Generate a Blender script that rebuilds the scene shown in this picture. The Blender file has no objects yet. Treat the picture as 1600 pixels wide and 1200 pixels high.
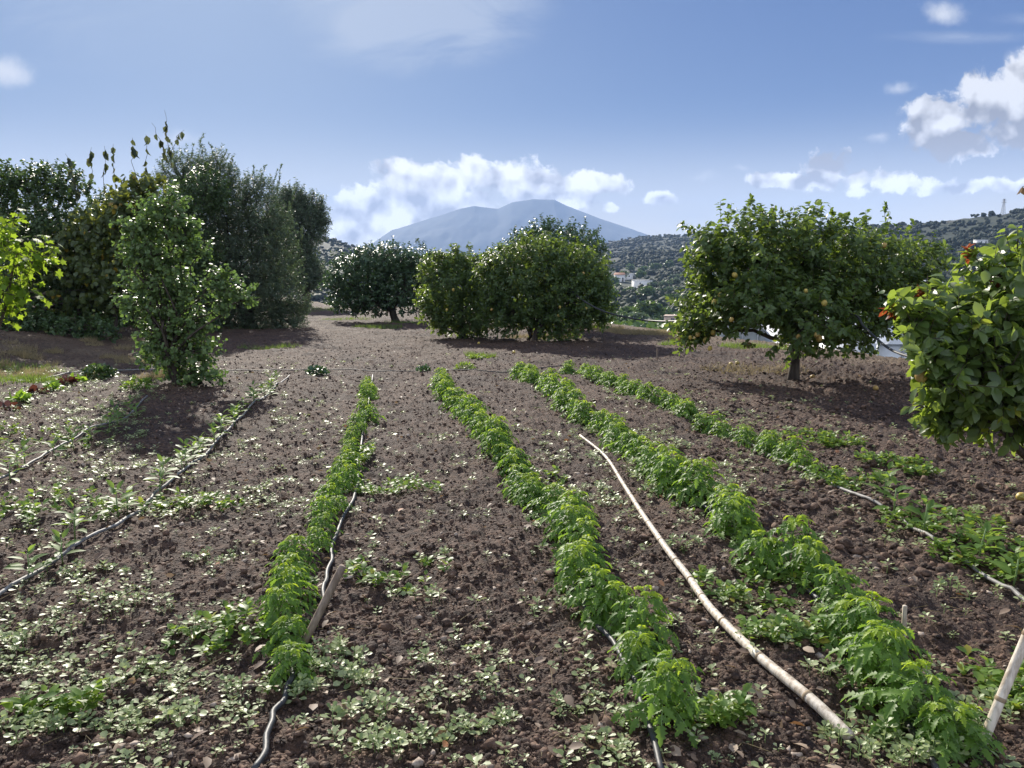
import bpy, math, random
import numpy as np
from mathutils import Vector, Matrix

random.seed(7)
RNG = np.random.default_rng(11)
R = math.radians
scn = bpy.context.scene
COL = scn.collection

# ------------------------------------------------------------------ camera
FPX = 1209.0                      # focal length in photo pixels (1600 wide)
PITCH = R(9.4)
EYE = 1.6
cam_d = bpy.data.cameras.new('camera')
cam = bpy.data.objects.new('camera', cam_d)
COL.objects.link(cam)
cam.location = (0, 0, EYE)
cam.rotation_euler = (math.pi / 2 - PITCH, 0, 0)
cam_d.sensor_width = 36
cam_d.lens = FPX / 1600 * 36
cam_d.clip_end = 40000
cam_d.clip_start = 0.05
scn.camera = cam

# ------------------------------------------------------------------ light
SUN_AZ = R(-21)                   # left of the view direction (+Y)
SUN_EL = R(28)
sd = bpy.data.lights.new('sun', 'SUN')
sd.energy = 5.0
sd.angle = R(0.53)
sd.color = (1.0, 0.93, 0.82)
sun = bpy.data.objects.new('sun', sd)
COL.objects.link(sun)
sv = Vector((math.sin(SUN_AZ) * math.cos(SUN_EL), math.cos(SUN_AZ) * math.cos(SUN_EL), math.sin(SUN_EL)))
sun.rotation_euler = sv.to_track_quat('Z', 'Y').to_euler()
scn.view_settings.view_transform = 'Standard'
scn.view_settings.look = 'None'
EXPO = 0.78
scn.view_settings.exposure = EXPO
scn.view_settings.gamma = 1
scn.view_settings.use_curve_mapping = False
scn.cycles.volume_bounces = 0
scn.cycles.max_bounces = 8
scn.cycles.diffuse_bounces = 3
scn.cycles.transmission_bounces = 4
scn.cycles.transparent_max_bounces = 8
scn.cycles.sample_clamp_indirect = 4


def pix_uv(X, Y):
    """photo pixel -> gnomonic direction (x/y, z/y)"""
    a = (X - 800) / FPX; b = (600 - Y) / FPX
    fy = math.cos(PITCH) + b * math.sin(PITCH)
    return a / fy, (b * math.cos(PITCH) - math.sin(PITCH)) / fy


# ------------------------------------------------------------------ world: sky and clouds
world = bpy.data.worlds.new('World')
scn.world = world
world.use_nodes = True
nt = world.node_tree
nt.nodes.clear()


class G:
    """tiny node-graph writer"""
    def __init__(s, tree): s.t = tree
    def n(s, typ, **kw):
        nd = s.t.nodes.new(typ)
        for k, v in kw.items(): setattr(nd, k, v)
        return nd
    def put(s, sock, v):
        if hasattr(v, 'is_output'): s.t.links.new(v, sock)
        elif v is not None: sock.default_value = v
    def m(s, op, a, b=None, c=None, clamp=False):
        nd = s.n('ShaderNodeMath', operation=op, use_clamp=clamp)
        s.put(nd.inputs[0], a)
        if b is not None: s.put(nd.inputs[1], b)
        if c is not None: s.put(nd.inputs[2], c)
        return nd.outputs[0]
    def v(s, op, a, b=None, out=0):
        nd = s.n('ShaderNodeVectorMath', operation=op)
        s.put(nd.inputs[0], a)
        if b is not None: s.put(nd.inputs[1], b)
        return nd.outputs[out]
    def mix(s, f, a, b, typ='MIX'):
        nd = s.n('ShaderNodeMix', data_type='RGBA', blend_type=typ)
        s.put(nd.inputs[0], f); s.put(nd.inputs[6], a); s.put(nd.inputs[7], b)
        return nd.outputs[2]
    def rng(s, x, a, b, c=0.0, d=1.0, smooth=True):
        nd = s.n('ShaderNodeMapRange')
        if smooth: nd.interpolation_type = 'SMOOTHSTEP'
        s.put(nd.inputs[0], x)
        for i, q in enumerate((a, b, c, d)): s.put(nd.inputs[1 + i], q)
        return nd.outputs[0]
    def noise(s, vec, scale, detail=4, rough=0.55, dist=0.0, col=False):
        nd = s.n('ShaderNodeTexNoise')
        s.put(nd.inputs['Vector'], vec)
        nd.inputs['Scale'].default_value = scale
        nd.inputs['Detail'].default_value = detail
        nd.inputs['Roughness'].default_value = rough
        nd.inputs['Distortion'].default_value = dist
        return nd.outputs[1 if col else 0]
    def vor(s, vec, scale, detail=0, feature='F1', rough=0.5, out=0):
        nd = s.n('ShaderNodeTexVoronoi', feature=feature)
        s.put(nd.inputs['Vector'], vec)
        nd.inputs['Scale'].default_value = scale
        if 'Detail' in nd.inputs: nd.inputs['Detail'].default_value = detail; nd.inputs['Roughness'].default_value = rough
        return nd.outputs[out]


g = G(nt)
sky = g.n('ShaderNodeTexSky', sky_type='NISHITA')
sky.sun_disc = False
sky.sun_elevation = SUN_EL
sky.sun_rotation = SUN_AZ
sky.altitude = 200
sky.air_density = 1.0
sky.dust_density = 1.4
sky.ozone_density = 1.6
SKY_STR = 0.1
tc = g.n('ShaderNodeTexCoord')
sep = g.n('ShaderNodeSeparateXYZ'); nt.links.new(tc.outputs['Generated'], sep.inputs[0])
ys = g.m('MAXIMUM', sep.outputs[1], 0.08)
u = g.m('DIVIDE', sep.outputs[0], ys)
v = g.m('DIVIDE', sep.outputs[2], ys)
cmb = g.n('ShaderNodeCombineXYZ'); g.put(cmb.inputs[0], u); g.put(cmb.inputs[1], v)
P = cmb.outputs[0]
# slight domain warp so that outlines billow
wn = g.noise(P, 14, 3, 0.6, col=True)
wv = g.v('SCALE', g.v('SUBTRACT', wn, (0.5, 0.5, 0.5))); wv.node.inputs['Scale'].default_value = 0.035
PW = g.v('ADD', P, wv)


def blob_field(blobs, vec):
    f = None
    for (X, Y, rx, ry, k) in blobs:
        uu, vv = pix_uv(X, Y)
        d = g.v('SUBTRACT', vec, (uu, vv, 0))
        d = g.v('MULTIPLY', d, (FPX / rx, FPX / ry, 0))
        q = g.v('LENGTH', d, out=1)
        w = g.m('MULTIPLY_ADD', q, -k, k)
        f = w if f is None else g.m('SMOOTH_MAX', f, w, 0.12)
    return f


cumulus = [
    (630, 285, 72, 52, 1.0), (585, 345, 95, 42, 1.0), (690, 290, 70, 52, 1.0), (733, 268, 46, 46, 1.0), (800, 282, 82, 50, 1.0),
    (870, 288, 95, 40, 1.0), (945, 285, 64, 26, 1.0), (545, 350, 62, 60, 1.0), (690, 330, 150, 62, 1.0), (850, 315, 120, 40, 1.0), (590, 365, 120, 60, 1.3), (525, 378, 70, 50, 1.2), (560, 330, 80, 50, 1.0), (640, 310, 110, 50, .8),
    (952, 322, 26, 17, .9), (930, 300, 60, 22, .7), (1205, 282, 66, 20, 1.0), (1290, 268, 60, 44, 1.0), (1335, 278, 46, 22, .9), (1250, 285, 60, 22, .9), (1030, 312, 34, 14, .9),
    (1400, 282, 76, 28, .8), (1500, 290, 120, 20, .8), (1590, 288, 80, 18, .8), (1340, 296, 50, 12, .6),
    (1465, 200, 72, 62, 1.2), (1540, 165, 92, 70, 1.0), (1500, 225, 100, 34, 1.0), (1610, 140, 60, 100, 1.0), (1600, 210, 110, 36, 1.0)]
soft = [(10, 112, 52, 26, .9), (350, 248, 30, 17, .85), (1475, 18, 42, 24, .7), (1600, 95, 30, 26, .6),
        (275, 218, 60, 20, .5), (1370, 210, 26, 10, .5), (1408, 137, 36, 9, .5), (1160, 262, 25, 8, .4), (1090, 280, 40, 10, .35)]
puff = g.vor(PW, 26, 3.5, 'SMOOTH_F1', 0.6)
puff = g.m('SUBTRACT', 0.55, puff)
fb = g.m('SUBTRACT', g.noise(PW, 34, 8, 0.66), 0.5)
f1 = blob_field(cumulus, PW)
den = g.m('ADD', f1, g.m('MULTIPLY', puff, 0.45))
den = g.m('ADD', den, g.m('MULTIPLY', fb, 1.35))
a1 = g.rng(den, 0.06, 0.34)
# shading of the cloud body: lit from above, thick bodies are grey towards their base
off = g.v('ADD', PW, (-0.006, 0.016, 0))
puff2 = g.m('SUBTRACT', 0.55, g.vor(off, 26, 1.2, 'SMOOTH_F1', 0.4))
puff1 = g.m('SUBTRACT', 0.55, g.vor(PW, 26, 1.2, 'SMOOTH_F1', 0.4))
off_b = g.v('ADD', P, (-0.006, 0.014, 0))
fb2 = g.m('SUBTRACT', g.noise(off_b, 24, 3, 0.5), 0.5)
fb1 = g.m('SUBTRACT', g.noise(P, 24, 3, 0.5), 0.5)
relief = g.m('ADD', g.m('SUBTRACT', puff1, puff2), g.m('MULTIPLY', g.m('SUBTRACT', fb1, fb2), 1.3))
thick = g.rng(den, 0.45, 1.25)
big = g.rng(g.noise(P, 11, 3, 0.5), 0.42, 0.68)
grey_zone = [(1320, 250, 60, 22, 1.0), (1270, 285, 90, 14, 1.0), (1500, 225, 110, 34, 1.1), (1600, 215, 90, 34, 1.1),
             (655, 305, 60, 32, .8), (850, 285, 60, 16, .8), (790, 305, 50, 20, .5), (1035, 312, 30, 10, .8), (1480, 296, 80, 12, .5), (540, 350, 50, 30, .5)]
gz = g.m('MAXIMUM', blob_field(grey_zone, PW), 0.0)
shade = g.m('ADD', g.m('MULTIPLY', gz, 1.2), g.m('MULTIPLY_ADD', g.m('MULTIPLY', thick, big), 0.7, 0.22))
shade = g.m('SUBTRACT', shade, g.m('MULTIPLY', relief, 2.0), clamp=True)
ccol = g.mix(shade, (1.12, 1.12, 1.14, 1), (0.37, 0.36, 0.39, 1))
# soft small clouds
f2 = blob_field(soft, PW)
a2 = g.rng(g.m('ADD', f2, g.m('MULTIPLY', fb, 0.8)), 0.0, 0.8, 0, 0.9)
# cirrus veils
st = g.v('MULTIPLY', P, (3.2, 9.0, 1))
cn = g.noise(st, 1.6, 6, 0.6, 0.8)
veil = [(640, 15, 260, 110, 1.7), (560, 0, 120, 60, 1.2), (1500, 58, 200, 16, .9), (1640, 30, 160, 18, .9), (540, 300, 110, 60, 1.1), (1060, 340, 180, 50, .7), (100, 40, 300, 200, .5)]
f3 = g.m('MAXIMUM', blob_field(veil, P), 0.0)
a3 = g.m('MULTIPLY', g.rng(g.m('MULTIPLY', f3, g.m("MULTIPLY_ADD", cn, 2.2, -0.45)), 0.1, 0.8), 0.5)
bg_scale = 1.0 / SKY_STR / 2 ** EXPO
def lin(r, gg, b): return (r * bg_scale, gg * bg_scale, b * bg_scale, 1)
# the physical sky, its range compressed as a phone's processing does (a softer glow round the sun)
ssep = g.n('ShaderNodeSeparateColor'); nt.links.new(sky.outputs[0], ssep.inputs[0])
scmb = g.n('ShaderNodeCombineColor')
for i_, (gain, ref, pw) in enumerate(((.132, .46, .70), (.242, .59, .60), (.51, .76, .38))):
    xx_ = g.m('POWER', g.m('MULTIPLY', ssep.outputs[i_], SKY_STR / ref), pw)
    g.put(scmb.inputs[i_], g.m('MULTIPLY', xx_, gain * bg_scale))
skyc = scmb.outputs[0]
low_ = g.rng(sep.outputs[2], 0.20, -0.01, 0, .92)
low_ = g.m('POWER', low_, 1.5)
skyc = g.mix(low_, skyc, lin(1.28, 1.20, 1.02))
# unseen bright broken cloud added behind the camera and overhead as fill light
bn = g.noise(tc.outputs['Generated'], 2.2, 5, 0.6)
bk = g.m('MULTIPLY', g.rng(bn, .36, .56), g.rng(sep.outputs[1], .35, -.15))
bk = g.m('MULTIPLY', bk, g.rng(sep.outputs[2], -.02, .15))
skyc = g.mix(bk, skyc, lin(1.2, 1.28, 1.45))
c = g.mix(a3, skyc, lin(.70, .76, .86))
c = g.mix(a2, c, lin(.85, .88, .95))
cs = g.v('SCALE', ccol); g.put(cs.node.inputs['Scale'], g.rng(v, .05, .2, bg_scale * 1.45, bg_scale * .88))
c = g.mix(a1, c, cs)
front = g.m('GREATER_THAN', sep.outputs[1], 0.08)
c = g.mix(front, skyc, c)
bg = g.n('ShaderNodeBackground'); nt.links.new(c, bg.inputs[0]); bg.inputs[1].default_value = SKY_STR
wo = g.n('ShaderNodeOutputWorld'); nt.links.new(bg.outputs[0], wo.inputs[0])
world.cycles.sampling_method = 'MANUAL'
world.cycles.sample_map_resolution = 512


# ------------------------------------------------------------------ numpy noise
def _hash(ix, iy, seed):
    n = (ix.astype(np.int64) * 374761393 + iy.astype(np.int64) * 668265263 + seed * 1442695041) & 0x7fffffff
    n = ((n ^ (n >> 13)) * 1274126177) & 0x7fffffff
    n = (n ^ (n >> 16)) & 0x7fffffff
    return n / float(0x7fffffff)


def vnoise(x, y, seed=0):
    x = np.asarray(x, float); y = np.asarray(y, float)
    ix = np.floor(x); iy = np.floor(y)
    fx = x - ix; fy = y - iy
    fx = fx * fx * (3 - 2 * fx); fy = fy * fy * (3 - 2 * fy)
    a = _hash(ix, iy, seed); b = _hash(ix + 1, iy, seed); c_ = _hash(ix, iy + 1, seed); d = _hash(ix + 1, iy + 1, seed)
    return (a * (1 - fx) + b * fx) * (1 - fy) + (c_ * (1 - fx) + d * fx) * fy - 0.5


def fbm(x, y, octaves, seed=0, gain=0.5):
    s = 0; a = 1.0
    for o in range(octaves):
        s = s + a * vnoise(x * 2 ** o + 17.3 * o, y * 2 ** o - 9.1 * o, seed + o)
        a *= gain
    return s


def sstep(a, b, x):
    t = np.clip((x - a) / (b - a), 0, 1)
    return t * t * (3 - 2 * t)


# ------------------------------------------------------------------ terrain height
SLOPE = -0.035
EDGE = np.array([(-60, 62), (-12, 58), (-4, 50), (1.5, 38), (4.5, 27.5), (7.5, 17.0), (9.5, 12.5), (13, 8), (20, 0), (40, -30)], float)


def edge_dist(x, y):
    """signed distance outside the field edge (positive = beyond)"""
    best = np.full(np.shape(x), 1e9); sign = np.full(np.shape(x), -1.0)
    for (ax, ay), (bx, by) in zip(EDGE[:-1], EDGE[1:]):
        dx, dy = bx - ax, by - ay
        L2 = dx * dx + dy * dy
        t = np.clip(((x - ax) * dx + (y - ay) * dy) / L2, 0, 1)
        px, py = x - (ax + t * dx), y - (ay + t * dy)
        d = np.hypot(px, py)
        cr = dx * py - dy * px            # left of the direction = beyond
        m = d < best - 1e-9
        best = np.where(m, d, best); sign = np.where(m, np.where(cr > 0, 1.0, -1.0), sign)
    return best * sign


# azimuth (deg) -> ridge elevation (deg) and ridge distance, from the photo's skyline
def _az_el(X, Y):
    uu, vv = pix_uv(X, Y)
    return math.degrees(math.atan(uu)), math.degrees(math.atan(vv / math.sqrt(1 + uu * uu)))


_rid = [(-300, 330, 900), (200, 350, 900), (480, 364, 1000), (540, 376, 1100), (610, 396, 1300), (760, 398, 1800), (930, 380, 2000), (960, 373, 2000), (1000, 368, 1950),
        (1060, 365, 1800), (1180, 360, 1500), (1300, 350, 1200), (1420, 344, 1000), (1500, 335, 950), (1600, 320, 900), (1800, 295, 900)]
RAZ = np.array([_az_el(a, b)[0] for a, b, _ in _rid]); REL = np.array([_az_el(a, b)[1] for a, b, _ in _rid]); RDI = np.array([c_ for _, _, c_ in _rid], float)
_vr = np.array([0, 12, 20, 35, 60, 100, 200, 400.])
_vz = np.array([-1.0, -2.6, -4.0, -5.2, -6.8, -10.0, -18.0, -24.0])


def base_z(x, y):
    x = np.asarray(x, float); y = np.asarray(y, float)
    r = np.hypot(x, y) + 1e-6
    az = np.degrees(np.arctan2(x, y))
    field = SLOPE * y * (y > -30) + SLOPE * -30 * (y <= -30)
    bank = sstep(0, 1, (-x - 8.0 - 0.10 * np.clip(y - 12, -12, 60)) / 5.0) * 0.55
    field = field + bank * sstep(2, 9, y) + 0.05 * fbm(x * 0.35, y * 0.35, 2, 5)
    rd = np.interp(az, RAZ, RDI); el = np.interp(az, RAZ, REL)
    zr = np.tan(np.radians(el)) * rd + EYE - 5
    val = np.interp(r, _vr, _vz)
    s = np.clip((r - 400) / (rd - 400), 0, 1)
    hill = -24 + (zr + 24) * s ** 1.25
    far = np.where(r < 400, val, hill)
    far = np.where(r > rd, zr - (r - rd) * 0.16, far)
    far = far + (fbm(x * 0.012, y * 0.012, 3, 21) * 9 * sstep(90, 500, r)) * (1 - 0.75 * sstep(0.8, 1, r / rd))
    w = sstep(0, 1, edge_dist(x, y) / 9.0)
    return field * (1 - w) + far * w


def ground_z(x, y):
    """with the tilled relief of the field, as used to stand things on it"""
    return base_z(x, y) + relief_mid(x, y) + relief_fine(x, y)[0]


def relief_mid(x, y):
    e = edge_dist(x, y)
    m = 1 - sstep(-1, 3, e)
    z = fbm(np.asarray(x) * 1.1, np.asarray(y) * 1.1, 2, 41) * 0.085 + fbm(np.asarray(x) * 4.2, np.asarray(y) * 4.2, 2, 51) * 0.050
    return z * m


def relief_fine(x, y):
    x = np.asarray(x, float); y = np.asarray(y, float)
    e = edge_dist(x, y)
    soil = 1 - sstep(0, 5, e + 1.2 * fbm(x * 0.4, y * 0.4, 2, 77))
    inf = soil * (1 - sstep(30, 60, np.hypot(x, y)))
    rough = 0.7 + 0.9 * sstep(3.0, 5.5, x - 0.05 * y) * sstep(4, 7, y)
    cl = np.abs(fbm(x * 9, y * 9, 3, 91, 0.6)) * 0.065 + np.abs(vnoise(x * 30, y * 30, 95)) * 0.022 + vnoise(x * 75, y * 75, 97) * 0.007
    return cl * rough * inf, soil, e


def gp(X, Y, lift=0.0):
    """photo pixel -> point on the ground"""
    uu, vv = pix_uv(X, Y)
    t = 3.0; prev = t
    d = np.array([uu, 1.0, vv])
    for t in np.concatenate([np.arange(1.2, 80, 0.06), np.arange(80, 2600, 2)]):
        z = EYE + vv * t
        if z <= base_z(uu * t, t): break
        prev = t
    lo, hi = prev, t
    for _ in range(18):
        mid = (lo + hi) / 2
        if EYE + vv * mid <= ground_z(uu * mid, mid): hi = mid
        else: lo = mid
    return Vector((uu * hi, hi, float(ground_z(uu * hi, hi)) + lift))


def at(X, Y, depth):
    """photo pixel at a forward distance (world y)"""
    uu, vv = pix_uv(X, Y)
    return Vector((uu * depth, depth, EYE + vv * depth))


# ------------------------------------------------------------------ helpers
def tag(o, label=None, cat=None, group=None, kind=None):
    if label: o['label'] = label
    if cat: o['category'] = cat
    if group: o['group'] = group
    if kind: o['kind'] = kind
    return o


def empty(name, loc=(0, 0, 0), rz=0):
    o = bpy.data.objects.new(name, None); COL.objects.link(o)
    o.location = loc; o.rotation_euler = (0, 0, rz)
    o.empty_display_size = 0.1
    return o


def mesh_np(name, V, polys, mat=None, parent=None, smooth=False, tint=None, extra=None):
    """V (n,3); polys: list of int arrays (m,k), may mix k"""
    V = np.asarray(V, np.float32)
    me = bpy.data.meshes.new(name)
    me.vertices.add(len(V)); me.vertices.foreach_set('co', V.ravel())
    polys = [np.asarray(p, np.int32) for p in polys if len(p)]
    nl = sum(p.size for p in polys); npoly = sum(len(p) for p in polys)
    me.loops.add(nl); me.loops.foreach_set('vertex_index', np.concatenate([p.ravel() for p in polys]))
    starts = []; base = 0
    for p in polys:
        starts.append(base + np.arange(len(p), dtype=np.int32) * p.shape[1]); base += p.size
    me.polygons.add(npoly); me.polygons.foreach_set('loop_start', np.concatenate(starts))
    if smooth: me.polygons.foreach_set('use_smooth', np.ones(npoly, bool))
    me.update(calc_edges=True)
    if tint is not None:
        at_ = me.attributes.new('tint', 'FLOAT', 'POINT'); at_.data.foreach_set('value', np.asarray(tint, np.float32))
    if extra:
        for k, arr in extra.items():
            at_ = me.attributes.new(k, 'FLOAT', 'POINT'); at_.data.foreach_set('value', np.asarray(arr, np.float32))
    me.validate()
    o = bpy.data.objects.new(name, me); COL.objects.link(o)
    if mat: me.materials.append(mat)
    if parent: o.parent = parent
    return o


def unit(a):
    return a / (np.linalg.norm(a, axis=-1, keepdims=True) + 1e-9)


def place(T, polys, P_, D, N, S, Sx=None):
    """instances of template T (k,3): x across, y along D, z along N -> verts, polys"""
    D = unit(D); X = unit(np.cross(D, N)); N2 = np.cross(X, D)
    n = len(P_); k = len(T)
    S = np.broadcast_to(np.asarray(S, float), (n,)); Sx = S if Sx is None else np.broadcast_to(Sx, (n,))
    V = P_[:, None, :] + T[None, :, 0:1] * (X * Sx[:, None])[:, None, :] + T[None, :, 1:2] * (D * S[:, None])[:, None, :] + T[None, :, 2:3] * (N2 * S[:, None])[:, None, :]
    out = []
    off_ = (np.arange(n) * k)[:, None, None]
    for p in polys:
        p = np.asarray(p)[None]
        out.append((p + off_).reshape(-1, p.shape[2]))
    return V.reshape(-1, 3), out


class Bag:
    """collects pieces into one mesh"""
    def __init__(s): s.V = []; s.P = []; s.T = []; s.n = 0
    def add(s, V, polys, tint=0.5):
        V = np.asarray(V, float)
        s.V.append(V)
        for p in polys: s.P.append(np.asarray(p) + s.n)
        s.T.append(np.broadcast_to(np.asarray(tint, float), (len(V),)).copy()); s.n += len(V)
    def build(s, name, mat, parent=None, smooth=False):
        by = {}
        for p in s.P: by.setdefault(p.shape[1], []).append(p)
        return mesh_np(name, np.concatenate(s.V), [np.concatenate(v_) for v_ in by.values()], mat, parent, smooth, np.concatenate(s.T))


def tube(points, radii, sides=8, cap=True):
    pts = [Vector(p) for p in points]; V = []; P4 = []; caps = []
    ref = Vector((0.13, 0.2, 1)).normalized()
    for i, p in enumerate(pts):
        d = (pts[min(i + 1, len(pts) - 1)] - pts[max(i - 1, 0)])
        d = d.normalized() if d.length > 1e-9 else Vector((0, 0, 1))
        x = d.cross(ref)
        if x.length < 0.05: x = d.cross(Vector((1, 0, 0)))
        x.normalize(); y = d.cross(x)
        r = radii[i] if hasattr(radii, '__len__') else radii
        for k in range(sides):
            a = 2 * math.pi * k / sides
            V.append(p + (x * math.cos(a) + y * math.sin(a)) * r)
    for i in range(len(pts) - 1):
        for k in range(sides):
            a = i * sides + k; b = i * sides + (k + 1) % sides
            P4.append((a, a + sides, b + sides, b))
    polys = [np.array(P4)]
    if cap:
        polys.append(np.array([list(range(sides)), list(range(len(V) - 1, len(V) - sides - 1, -1))]))
    return np.array([tuple(q) for q in V]), polys


def sticks(A, B, ra, rb, sides=3):
    """n straight thin tapered prisms from A to B"""
    A = np.asarray(A); B = np.asarray(B); n = len(A)
    D = unit(B - A); X = unit(np.cross(D, np.array([0.3, 0.2, 1.0]))); Y = np.cross(D, X)
    ra = np.broadcast_to(ra, (n,)); rb = np.broadcast_to(rb, (n,))
    V = np.zeros((n, 2 * sides, 3))
    for k in range(sides):
        a = 2 * math.pi * k / sides
        o = X * math.cos(a) + Y * math.sin(a)
        V[:, k] = A + o * ra[:, None]; V[:, sides + k] = B + o * rb[:, None]
    base = np.arange(n)[:, None] * 2 * sides
    quads = np.concatenate([base + np.array([[k, sides + k, sides + (k + 1) % sides, (k + 1) % sides]]) for k in range(sides)])
    return V.reshape(-1, 3), [quads]


def smooth_path(pts, n=8):
    """Catmull-Rom"""
    p = [Vector(q) for q in pts]; p = [p[0] * 2 - p[1]] + p + [p[-1] * 2 - p[-2]]
    out = []
    for i in range(1, len(p) - 2):
        for k in range(n):
            t = k / n
            out.append(0.5 * ((2 * p[i]) + (-p[i - 1] + p[i + 1]) * t + (2 * p[i - 1] - 5 * p[i] + 4 * p[i + 1] - p[i + 2]) * t * t + (-p[i - 1] + 3 * p[i] - 3 * p[i + 1] + p[i + 2]) * t ** 3))
    out.append(p[-2])
    return out


# ------------------------------------------------------------------ materials
def new_mat(name):
    m = bpy.data.materials.new(name); m.use_nodes = True
    m.node_tree.nodes.clear()
    return m, G(m.node_tree)


def leaf_mat(name, dark, light, accent=None, accent_from=0.94, gloss=0.42, trans=0.35, trans_col=None, sheen=0.5):
    """leaf surface: colour varies leaf by leaf (attribute tint) and plant by plant; lets light through"""
    m, g = new_mat(name)
    a = g.n('ShaderNodeAttribute', attribute_name='tint').outputs['Fac']
    oi = g.n('ShaderNodeObjectInfo').outputs['Random']
    geo = g.n('ShaderNodeNewGeometry')
    nz = g.noise(geo.outputs['Position'], 9, 3, 0.6)
    f = g.m('ADD', g.m('MULTIPLY', a, 0.75), g.m('MULTIPLY', g.m('SUBTRACT', nz, 0.5), 0.9))
    f = g.m('ADD', f, g.m('MULTIPLY', g.m('SUBTRACT', oi, 0.5), 0.25), clamp=True)
    col = g.mix(f, (*dark, 1), (*light, 1))
    if accent:
        col = g.mix(g.rng(a, accent_from, accent_from + 0.015), col, (*accent, 1))
    b = g.n('ShaderNodeBsdfPrincipled')
    g.put(b.inputs['Base Color'], col)
    g.put(b.inputs['Roughness'], g.m('MULTIPLY_ADD', nz, 0.25, gloss - 0.1))
    b.inputs['Specular IOR Level'].default_value = sheen
    t = g.n('ShaderNodeBsdfTranslucent')
    tcx = g.mix(0.55, col, (*(trans_col or (0.22, 0.42, 0.03)), 1))
    g.put(t.inputs['Color'], tcx)
    mx = g.n('ShaderNodeMixShader'); mx.inputs[0].default_value = trans
    m.node_tree.links.new(b.outputs[0], mx.inputs[1]); m.node_tree.links.new(t.outputs[0], mx.inputs[2])
    o = g.n('ShaderNodeOutputMaterial'); m.node_tree.links.new(mx.outputs[0], o.inputs[0])
    return m


def solid_mat(name, c1, c2, rough=0.8, scale=20, bump=0.0, bscale=60, stretch=None, spec=0.3, metal=0):
    m, g = new_mat(name)
    tcn = g.n('ShaderNodeTexCoord').outputs['Object']
    vec = g.v('MULTIPLY', tcn, stretch) if stretch else tcn
    nz = g.noise(vec, scale, 5, 0.6)
    col = g.mix(g.rng(nz, 0.3, 0.7), (*c1, 1), (*c2, 1))
    b = g.n('ShaderNodeBsdfPrincipled')
    g.put(b.inputs['Base Color'], col); b.inputs['Roughness'].default_value = rough
    b.inputs['Specular IOR Level'].default_value = spec; b.inputs['Metallic'].default_value = metal
    if bump:
        bp = g.n('ShaderNodeBump'); bp.inputs['Strength'].default_value = 0.8; bp.inputs['Distance'].default_value = bump
        g.put(bp.inputs['Height'], g.noise(vec, bscale, 4, 0.6)); m.node_tree.links.new(bp.outputs[0], b.inputs['Normal'])
    o = g.n('ShaderNodeOutputMaterial'); m.node_tree.links.new(b.outputs[0], o.inputs[0])
    return m


def soil_mat():
    m, g = new_mat('soil_and_land')
    pos = g.n('ShaderNodeNewGeometry').outputs['Position']
    soil = g.n('ShaderNodeAttribute', attribute_name='soil').outputs['Fac']
    dry = g.n('ShaderNodeAttribute', attribute_name='dry').outputs['Fac']
    n1 = g.noise(pos, 1.3, 4, 0.6); n2 = g.noise(pos, 22, 6, 0.7); n3 = g.noise(pos, 90, 4, 0.7)
    vo = g.vor(pos, 60, 1)
    c1 = g.mix(g.rng(n2, 0.32, 0.68), (.024, .014, .010, 1), (.168, .103, .070, 1))
    c1 = g.mix(g.rng(n1, 0.42, 0.68, 0, .75), c1, (.040, .024, .018, 1))
    c1 = g.mix(g.rng(n3, 0.62, 0.75, 0, .5), c1, (.42, .33, .26, 1))
    # dry straw and dead grass
    st = g.noise(g.v('MULTIPLY', pos, (14, 40, 14)), 1, 5, 0.7)
    c2 = g.mix(g.rng(st, 0.35, 0.65), (.08, .055, .035, 1), (.26, .19, .12, 1))
    c = g.mix(dry, c1, c2)
    # far land: scrub, terraces, bare earth
    f1 = g.noise(pos, 0.02, 6, 0.65); f2 = g.noise(pos, 0.25, 5, 0.7)
    c3 = g.mix(g.rng(f2, 0.35, 0.65), (.014, .024, .013, 1), (.034, .045, .024, 1))
    c3 = g.mix(g.rng(f1, 0.60, 0.70, 0, .5), c3, (.09, .068, .046, 1))
    c = g.mix(soil, c3, c)
    b = g.n('ShaderNodeBsdfPrincipled'); g.put(b.inputs['Base Color'], c)
    b.inputs['Roughness'].default_value = 0.82; b.inputs['Specular IOR Level'].default_value = 0.35
    h = g.m('ADD', g.m('MULTIPLY', n2, 1.0), g.m('MULTIPLY', n3, 0.45))
    h = g.m('ADD', h, g.m('MULTIPLY', vo, -0.5))
    bp = g.n('ShaderNodeBump'); bp.inputs['Strength'].default_value = 0.9
    bp.inputs['Distance'].default_value = 0.045; g.put(bp.inputs['Height'], g.m('MULTIPLY', h, soil))
    m.node_tree.links.new(bp.outputs[0], b.inputs['Normal'])
    o = g.n('ShaderNodeOutputMaterial'); m.node_tree.links.new(b.outputs[0], o.inputs[0])
    return m


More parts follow.
